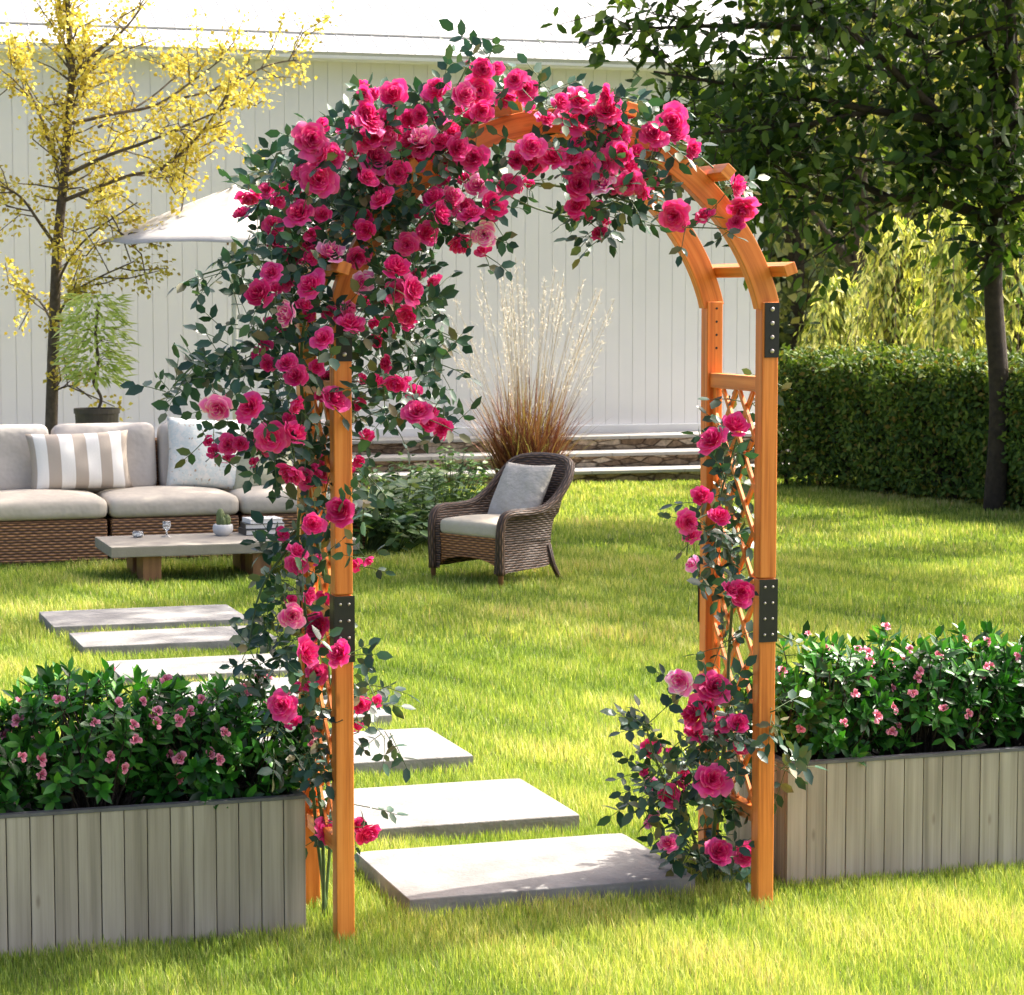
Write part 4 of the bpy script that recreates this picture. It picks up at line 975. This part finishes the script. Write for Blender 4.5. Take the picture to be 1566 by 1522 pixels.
# ------------------------------------------------------------------ ornamental grass behind the armchair
def reed():
    base = G(806, 762); root = empty('reed_grass', tuple(base)); tag(root, 'tall ornamental grass with red brown blades and cream plumes behind the armchair', 'ornamental grass')
    r = np.random.default_rng(8); Vs, lo, stt, rn = [], [], [], []; b = 0; l = 0
    for k in range(900):
        a_ = r.uniform(0, 6.28); q = r.random() ** .6; b_ = r.uniform(0, 6.28); bo = np.array([math.cos(b_), math.sin(b_) * .7, 0]) * .2 * r.random() ** .5; d = nrm(np.array([math.cos(a_), math.sin(a_) * .7, 0]) * .55 + bo * 2.6 + 1e-4); out = q * .52 * r.uniform(.5, 1.1); h = r.uniform(.55, 1.15) * (1 - .22 * q); w = r.uniform(.004, .009)
        bend = r.uniform(.0, .35) * q; pts = []
        for t_ in np.linspace(0, 1, 6): pts.append(bo + d * (out * t_ ** 1.5) + np.array([0, 0, h * (t_ - bend * t_ ** 3)]))
        side = nrm(np.cross(d + r.normal(0, .5, 3), [0, 0, 1])); tone = np.clip(r.random() * .75 + .3 * (r.random() > .8), 0, 1)
        for i, p in enumerate(pts): ww = w * (1 - .85 * i / 5); Vs += [p - side * ww, p + side * ww]; rn += [np.clip(tone + .3 * (i / 5 - .4), 0, 1)] * 2
        for i in range(5): q0 = b + 2 * i; lo += [q0, q0 + 1, q0 + 3, q0 + 2]; stt.append(l); l += 4
        b += 12
    mesh_np('blades', np.array(Vs), lo, stt, M['reed'], root, np.array(rn))
    st = MB(); P, D = [], []
    for k in range(74):
        a_ = r.uniform(0, 6.28); q = r.random() ** .55; d = np.array([math.cos(a_), math.sin(a_) * .6, 0]); h = r.uniform(1.1, 2.0) * (1 - .10 * q); out = q * .66
        pts = [nrm(r.normal(0, 1, 3)) * 0 + d * (.12 * q + out * t_ ** 1.3) + np.array([0, 0, h * t_]) for t_ in np.linspace(0, 1, 7)]; st.tube(pts, [.0022] * 4 + [.0013] * 3, 4, 0, False)
        tipd = nrm(pts[-1] - pts[-2]); hl = r.uniform(.32, .55)
        for _ in range(62):
            t_ = r.random(); p = pts[-1] - tipd * hl * (1 - t_) + r.normal(0, .034, 3) * (1.15 - t_); P.append(p); D.append(tipd + r.normal(0, .45, 3))
    P = np.array(P); L = r.uniform(.02, .045, len(P)); leafmesh('plumes', M['plume'], root, P, np.array(D), r.normal(0, 1, P.shape), L, L * .11, QUAD)
    st.build('stalks', M['stalk'], root)
reed()

# ------------------------------------------------------------------ garden shrubs left of the armchair
def garden_shrub(px, py, h, rad, lab, seed, ll=.085, n=330, yellow=0):
    base = G(px, py); r = np.random.default_rng(seed); root = empty('garden_shrub', tuple(base)); tag(root, lab, 'shrub', 'leafy shrubs between the sofa and the armchair'); P, D, N, L = [], [], [], []; st = MB()
    for k in range(n // 6):
        a_ = r.uniform(0, 6.28); q = math.sqrt(r.random()); t = np.array([math.cos(a_) * rad * q, math.sin(a_) * rad * q, h * r.uniform(.35, 1) * (1 - .35 * q * q)])
        st.tube([(t[0] * .2, t[1] * .2, 0), t * [.6, .6, .55], t], [.006, .004, .003], 4, 0, False)
        for i in range(7):
            b = r.uniform(0, 6.28); dd = np.array([math.cos(b), math.sin(b), r.uniform(-.4, .5)]); P.append(t + r.normal(0, .03, 3)); D.append(dd); N.append(np.array([0, 0, 1]) + dd * .3 + r.normal(0, .3, 3)); L.append(ll * r.uniform(.6, 1.2))
    L = np.array(L); leafmesh('foliage', M['bushleaf'], root, np.array(P), np.array(D), np.array(N), L, L * .6, LEAF); st.build('stems', M['stem'], root)
garden_shrub(600, 846, .46, .42, 'broad leaved green shrub beside the left arch post', 1, .10)
garden_shrub(650, 835, .50, .34, 'small leaved dark green shrub touching the armchair', 2, .065, 480)
garden_shrub(610, 800, .46, .42, 'pale green shrub in front of the stone steps, farthest from the viewer', 3, .07, 460)
garden_shrub(690, 790, .50, .34, 'dark green shrub behind the armchair, beside the ornamental grass', 5, .06, 420)
garden_shrub(555, 850, .36, .30, 'low shrub half hidden behind the left arch post', 4, .095)

# ------------------------------------------------------------------ wicker armchair
ch = empty('wicker_armchair', (-.055, 13.62, 0), R(-46)); CS = .97
tag(ch, 'dark brown wicker armchair with cream seat cushion standing alone on the lawn', 'armchair')
def rim_half(s):   # s 0..1 from the front foot of an arm to the top centre of the back (right side)
    K = [(.285, -.285, .08), (.285, -.290, .20), (.288, -.29, .33), (.29, -.265, .405), (.295, -.20, .425), (.30, -.08, .425), (.298, .05, .44), (.292, .16, .50), (.278, .26, .595), (.235, .325, .672), (.15, .355, .70), (.0, .37, .71)]
    return K
half = [np.array(p) for p in rim_half(0)]
full = half + [np.array([-p[0], p[1], p[2]]) for p in half[::-1][1:]]
rim = smooth_path(full, 4)
m = MB(); m.tube(rim, .027, 10); m.build('frame', M['wickerc'], ch, smooth=True)
# woven shell: arms and back in one sheet, from the rim down to the base line
base_half = [(.285, -.285, .085), (.285, -.27, .085), (.285, -.25, .085), (.285, -.22, .09), (.282, -.17, .09), (.278, -.08, .095), (.27, .05, .10), (.25, .13, .105), (.21, .19, .11), (.15, .215, .11), (.09, .225, .11), (0, .23, .11)]
bh = [np.array(p) for p in base_half]; bfull = smooth_path(bh + [np.array([-p[0], p[1], p[2]]) for p in bh[::-1][1:]], 4)
def shell(off, lo=0.0):
    nt = 14; P = np.zeros((len(rim), nt, 3)); UVm = np.zeros((len(rim), nt, 2)); ln = 0
    for i, (a_, b_) in enumerate(zip(rim, bfull)):
        if i: ln += np.linalg.norm((rim[i] - rim[i - 1] + bfull[i] - bfull[i - 1]) / 2)
        for j in range(nt):
            t_ = lo + (1 - lo) * j / (nt - 1); p = b_ * (1 - t_) + a_ * t_
            w = math.sin(math.pi * t_) * .035; c0 = np.array([0, -.1, p[2]]); dirn = nrm(np.array([p[0], max(p[1], 0), 0]) + 1e-6)
            p = p - dirn * w * (1 if p[2] < .4 else .4) - dirn * off; P[i, j] = p; UVm[i, j] = (ln, (p[2]) * 1.05)
    return P, UVm
P1, U1 = shell(0.0); P2, U2 = shell(.022, .25)
m = MB(); m.grid(P1, U1); m.grid(P2, U2, flip=True); m.build('woven_shell', M['wickerc'], ch, smooth=True)
# front panel with an arched lower edge
nx, nz = 22, 8; P = np.zeros((nx, nz, 3)); UVm = np.zeros((nx, nz, 2))
for i in range(nx):
    x = -.265 + .53 * i / (nx - 1); zb = .105 + .055 * max(0, 1 - (x / .235) ** 2) ** .5
    for j in range(nz): z = zb + (.285 - zb) * j / (nz - 1); P[i, j] = (x, -.272, z); UVm[i, j] = (x, z)
m = MB(); m.grid(P, UVm); Pb = P.copy(); Pb[..., 1] += .02; m.grid(Pb, UVm, flip=True); m.build('front_panel', M['wicker_lit'], ch, smooth=True)
m = MB(); m.box((0, -.06, .268), (.51, .40, .02), 0); m.build('seat', M['wickerc'], ch)
for (x, y, dx, dy) in ((-.285, -.285, 0, 0), (.285, -.285, 0, 0), (-.225, .15, -.025, .085), (.225, .15, .025, .085)):
    m = MB(); m.tube([(x, y, .22), (x + dx * .4, y + dy * .4, .10), (x + dx, y + dy, 0)], [.021, .017, .014], 10); m.build('leg', M['tablewood'] if y < 0 else M['wickerc'], ch, smooth=True)
m = MB(); m.rbox((0, -.075, .325), (.50, .41, .095), .035, 12, .02); m.build('seat_cushion', M['cream'], ch, smooth=True, weld=True)
ch.scale = (CS, CS, CS)

def pillow(name, w, h, t, mat, loc, rot, label, group=None, n=18, uvscale=None):
    root_uv = uvscale or (1, 1)
    a = np.linspace(-1, 1, n); A, B_ = np.meshgrid(a, a, indexing='ij'); prof = ((1 - np.abs(A) ** 2.6).clip(0) * (1 - np.abs(B_) ** 2.6).clip(0)) ** .55
    pin = 1 - .07 * (1 - np.abs(A) ** 2) * np.abs(B_) ** 3; pin2 = 1 - .07 * (1 - np.abs(B_) ** 2) * np.abs(A) ** 3
    wr = .012 * np.sin(A * 7 + B_ * 3) * prof; X = A * w / 2 * pin2; Z = B_ * h / 2 * pin
    UVm = np.stack([(A + 1) / 2 * root_uv[0], (B_ + 1) / 2 * root_uv[1]], -1)
    m = MB(); m.grid(np.stack([X, -t / 2 * prof + wr * .4, Z], -1), UVm); m.grid(np.stack([X, t / 2 * prof, Z], -1), UVm, flip=True)
    o = m.build(name, mat, None, smooth=True, weld=True); o.location = tuple(loc); o.rotation_euler = rot
    if label: tag(o, label, 'pillow', group)
    return o
# back pillow of the armchair
cl = lambda x, y, z: np.array(ch.matrix_basis @ Vector((x, y, z)))
pillow('throw_pillow', .40, .37, .13, M['oat'], cl(-.005, .15, .51), (R(-28), 0, R(-46)), 'plain pale grey pillow leaning in the dark wicker armchair', 'loose pillows on the garden seats')

# ------------------------------------------------------------------ sofa
sr = G(262, 861); sofa = empty('wicker_sofa', tuple(sr), TH)
tag(sofa, 'long brown wicker garden sofa with pale grey seat and back cushions', 'sofa')
mw = .80; xs = [-.86 - .37, -.37, .43]   # left ends of the modules, local x (0 at photo x = 262)
xs = [-1.17, -.37, .43]
for x0 in xs:
    m = MB(); m.box((x0 + mw / 2, .40, .15), (mw - .022, .80, .25), 0); m.build('wicker_base', M['wickers'], sofa, bevel=.012)
    m = MB(); m.rbox((x0 + mw / 2, .36, .338), (mw - .006, .74, .125), .05, 14, .035); m.build('seat_cushion', M['grey'], sofa, smooth=True, weld=True)
m = MB(); m.box(((xs[0] + xs[-1] + mw) / 2, .83, .36), (xs[-1] + mw - xs[0] - .02, .06, .70), 0); m.build('backrest', M['wickers'], sofa, bevel=.012)
for x0, w in ((-1.27, .64), (-.625, .655), (.04, .655), (.70, .53)):
    m = MB(); rx = Matrix.Rotation(R(-10), 3, 'X'); m.rbox((x0 + w / 2, .685, .60), (w - .012, .17, .43), .06, 14, 0, 0, rx); m.build('back_cushion', M['taupe'], sofa, smooth=True, weld=True)
ms = sofa.matrix_basis
sl = lambda x, y, z: np.array(ms @ Vector((x, y, z)))
pg = 'loose pillows on the garden seats'
pillow('throw_pillow', .64, .37, .16, M['striped'], sl(-.475, .50, .595), (R(-16), R(-1), TH + R(4)), 'wide pillow with white and taupe stripes on the sofa', pg)
pillow('throw_pillow', .47, .46, .16, M['floral'], sl(.30, .50, .625), (R(-16), R(3), TH - R(5)), 'square white pillow with a pale blue leaf print on the sofa', pg)
pillow('throw_pillow', .42, .32, .14, M['sage'], sl(.66, .46, .54), (R(-24), R(-4), TH), 'sage green pillow on the sofa beside the printed pillow', pg)

# ------------------------------------------------------------------ coffee table and the things on it
tc = G(170, 837, .222); table = empty('coffee_table', (tc[0], tc[1], 0), TH)
tag(table, 'low coffee table with a thick pale concrete top on wooden legs', 'table')
TLn, TDp = 1.42, .64
m = MB(); m.rbox((TLn / 2, TDp / 2, .191), (TLn, TDp, .062), .006, 6); m.build('table_top', M['concrete'], table, weld=True)
for x in (.235, TLn - .56):
    for y in (.16, TDp - .12):
        m = MB(); m.box((x, y, .08), (.105, .22, .16), 2); m.build('leg', M['tablewood'], table, bevel=.004)
tl = lambda x, y, z=.222: tuple(np.array(table.matrix_basis @ Vector((x, y, z))))
def on_table(px, py): return tuple(G(px, py, .2225))
# candle bowl
bw_ = empty('glass_bowl', on_table(211, 822)); tag(bw_, 'small clear glass bowl on the left end of the coffee table', 'bowl')
m = MB(); m.lathe([(.012, 0), (.028, .004), (.034, .02), (.03, .036), (.027, .036), (.030, .02), (.024, .008), (.001, .006)], 20); m.build('bowl', M['glass'], bw_, smooth=True)
m = MB(); m.lathe([(.001, .008), (.018, .008), (.018, .026), (.001, .026)], 14); m.build('candle', M['white'], bw_)
gl = empty('goblet', on_table(255, 821)); tag(gl, 'stemmed glass goblet on the middle of the coffee table', 'glass')
m = MB(); m.lathe([(.032, 0), (.03, .004), (.005, .008), (.005, .035), (.02, .045), (.026, .065), (.022, .09), (.02, .09), (.023, .066), (.016, .048), (.001, .042)], 20); m.build('glass', M['glass'], gl, smooth=True)
cpn = empty('potted_cactus', on_table(341, 819)); tag(cpn, 'green cactus in a ribbed grey pot on the coffee table', 'cactus')
m = MB(); nn = 40; prof = [(.036, 0), (.05, .012), (.06, .035), (.056, .06), (.05, .066), (.046, .06), (.001, .056)]; m.lathe(prof, nn)
m.V = [(v[0] * (1 + .03 * math.sin(12 * math.atan2(v[1], v[0]) + v[2] * 90)), v[1] * (1 + .03 * math.sin(12 * math.atan2(v[1], v[0]) + v[2] * 90)), v[2]) for v in m.V]; m.build('pot', M['ceramic'], cpn, smooth=True)
for (x, y, h, r0) in ((-.014, 0, .10, .024), (.022, .004, .065, .022), (.004, -.018, .05, .018)):
    m = MB(); m.lathe([(r0 * .8, 0), (r0, h * .3), (r0 * .95, h * .7), (r0 * .5, h * .95), (.001, h)], 24, (x, y, .058)); cxy = (x, y)
    m.V = [(x + (v[0] - x) * (1 + .14 * math.sin(9 * math.atan2(v[1] - y, v[0] - x))), y + (v[1] - y) * (1 + .14 * math.sin(9 * math.atan2(v[1] - y, v[0] - x))), v[2]) for v in m.V]; m.build('cactus_stem', M['cactus'], cpn, smooth=True)
bl = ['thick dark covered book at the bottom of the stack on the coffee table', 'dark covered book in the middle of the stack on the coffee table', 'thin pale covered book on top of the stack on the coffee table']
z = .2225
bk = G(402, 816, .2225)
for k, (w, d, h, rz_) in enumerate(((.25, .19, .034, 2), (.235, .18, .032, -3), (.20, .16, .026, 6))):
    root = empty('book', (bk[0], bk[1], z), TH + R(rz_)); tag(root, bl[k], 'book', 'books stacked on the coffee table')
    m = MB(); m.box((0, 0, h / 2), (w - .01, d - .012, h - .008), 0); m.build('pages', M['pages'], root)
    m = MB(); m.box((0, 0, .002), (w, d, .0038), 0); m.box((0, 0, h - .002), (w, d, .0038), 0); m.box((-w / 2 + .002, 0, h / 2), (.004, d, h - .0085), 0); m.build('cover', M['cover'] if k < 2 else M['white'], root)
    z += h + .0005

# ------------------------------------------------------------------ parasol, potted plant
UY = 17.3; ux = (360 - CX) / FOC * UY
par = empty('parasol', (ux, UY, 0), R(4)); tag(par, 'off white garden parasol on a white pole behind the sofa', 'parasol')
m = MB(); m.lathe([(.001, 0), (.24, 0), (.24, .05), (.05, .08), (.04, .16), (.001, .16)], 24); m.build('base', M['concrete'], par)
m = MB(); m.tube([(0, 0, .1), (0, 0, 2.392)], .021, 12); m.build('pole', M['whitewood'], par, smooth=True)
zr, za, rad = 2.01, 2.38, .96
nr, nseg, per = 8, 8, 6
P = np.zeros((nr * per + 1, nseg, 3))
for i in range(nr * per + 1):
    a_ = 2 * math.pi * i / (nr * per) + R(180); fr = (i % per) / per; sagk = math.sin(math.pi * fr)
    for j in range(nseg):
        t_ = j / (nseg - 1); r_ = rad * t_ * (1 - (.05 * sagk) * t_); z_ = za + (zr - za) * (t_ * (.86 + .14 * t_)) + .018 * sagk * t_ ** 3 - .05 * sagk * t_ * (1 - t_) * 2 - .055 * math.cos(a_ - R(235)) * t_
        P[i, j] = (r_ * math.cos(a_), r_ * math.sin(a_), z_)
m = MB(); m.grid(P); cn = m.build('canopy', M['canopy'], par, smooth=True); sd = cn.modifiers.new('thick', 'SOLIDIFY'); sd.thickness = .003
for i in range(nr):
    q = P[i * per]; m = MB(); m.tube([tuple(q[0] + [0, 0, -.02]), tuple(q[4] + [0, 0, -.016]), tuple(q[7] * [.98, .98, 1] + [0, 0, -.012])], .007, 6); m.build('rib', M['tablewood'], par)
PY = 16.7; pb = gxy(150, PY); pot = empty('potted_plant', tuple(pb)); tag(pot, 'light green leafy plant with a twisted stem in a dark pot behind the sofa', 'potted plant')
m = MB(); m.lathe([(.001, 0), (.11, 0), (.15, .8), (.158, .8), (.158, .835), (.14, .835), (.135, .80), (.001, .79)], 28); m.build('pot', M['pot'], pot, smooth=False)
m = MB(); m.tube(smooth_path([np.array(p) for p in ((-.01, 0, .79), (.03, .01, .9), (-.02, 0, 1.02), (.01, .02, 1.15), (.0, 0, 1.35), (.02, 0, 1.55))]), .011, 7)
for k in range(16):
    z = rng.uniform(1.05, 1.5); a_ = rng.uniform(0, 6.28); m.tube([(0, 0, z), (.08 * math.cos(a_), .08 * math.sin(a_), z + .04), (.16 * math.cos(a_), .16 * math.sin(a_), z + .03)], .003, 4, 0, False)
m.build('stem', M['bark'], pot, smooth=True)
n = 760; a_ = rng.uniform(0, 6.28, n); q = np.sqrt(rng.random(n)) * .23; zz = rng.uniform(1.02, 1.62, n); dd = np.stack([np.cos(a_), np.sin(a_), rng.uniform(-.7, .35, n)], 1)
q *= 1 - .45 * np.abs((zz - 1.3) / .35) ** 2
L = rng.uniform(.06, .13, n); leafmesh('foliage', M['bamboo'], pot, np.stack([np.cos(a_) * q, np.sin(a_) * q, zz], 1), dd, np.stack([rng.normal(0, .3, n), rng.normal(0, .3, n), np.ones(n)], 1), L, L * .28, LEAF4)

# ------------------------------------------------------------------ camera, light, world
cam = bpy.data.cameras.new('Camera'); co = bpy.data.objects.new('Camera', cam); COL.objects.link(co)
co.location = (0, 0, HC); co.rotation_euler = (math.pi / 2 - PITCH, 0, 0)
cam.sensor_fit = 'HORIZONTAL'; cam.sensor_width = 36.0; cam.lens = FOC / PW * 36.0; cam.clip_start = .1; cam.clip_end = 2000
cam.dof.use_dof = True; cam.dof.focus_distance = 6.9; cam.dof.aperture_fstop = 20
sc.camera = co
SAZ, SEL = R(60), R(46)            # sun azimuth to the right of straight ahead, and elevation
sv = Vector((math.sin(SAZ) * math.cos(SEL), math.cos(SAZ) * math.cos(SEL), math.sin(SEL)))
sl_ = bpy.data.lights.new('sun', 'SUN'); sl_.energy = 3.4; sl_.angle = R(.55); sl_.color = (1.0, .94, .84)
so = bpy.data.objects.new('sun', sl_); COL.objects.link(so); so.rotation_euler = (-sv).to_track_quat('-Z', 'Y').to_euler()
w = bpy.data.worlds.new('World'); sc.world = w; w.use_nodes = True; nt = w.node_tree
sky = nt.nodes.new('ShaderNodeTexSky'); sky.sky_type = 'NISHITA'; sky.sun_disc = False; sky.sun_elevation = SEL; sky.sun_rotation = SAZ; sky.air_density = .55; sky.dust_density = 7.0; sky.ozone_density = .3
nt.links.new(sky.outputs[0], nt.nodes['Background'].inputs['Color']); nt.nodes['Background'].inputs['Strength'].default_value = .15
vs = sc.view_settings; vs.view_transform = 'Standard'; vs.look = 'None'; vs.exposure = 1.65; vs.gamma = 1.0
sc.render.engine = 'CYCLES'; sc.cycles.use_denoising = True; sc.cycles.max_bounces = 8; sc.cycles.transparent_max_bounces = 8
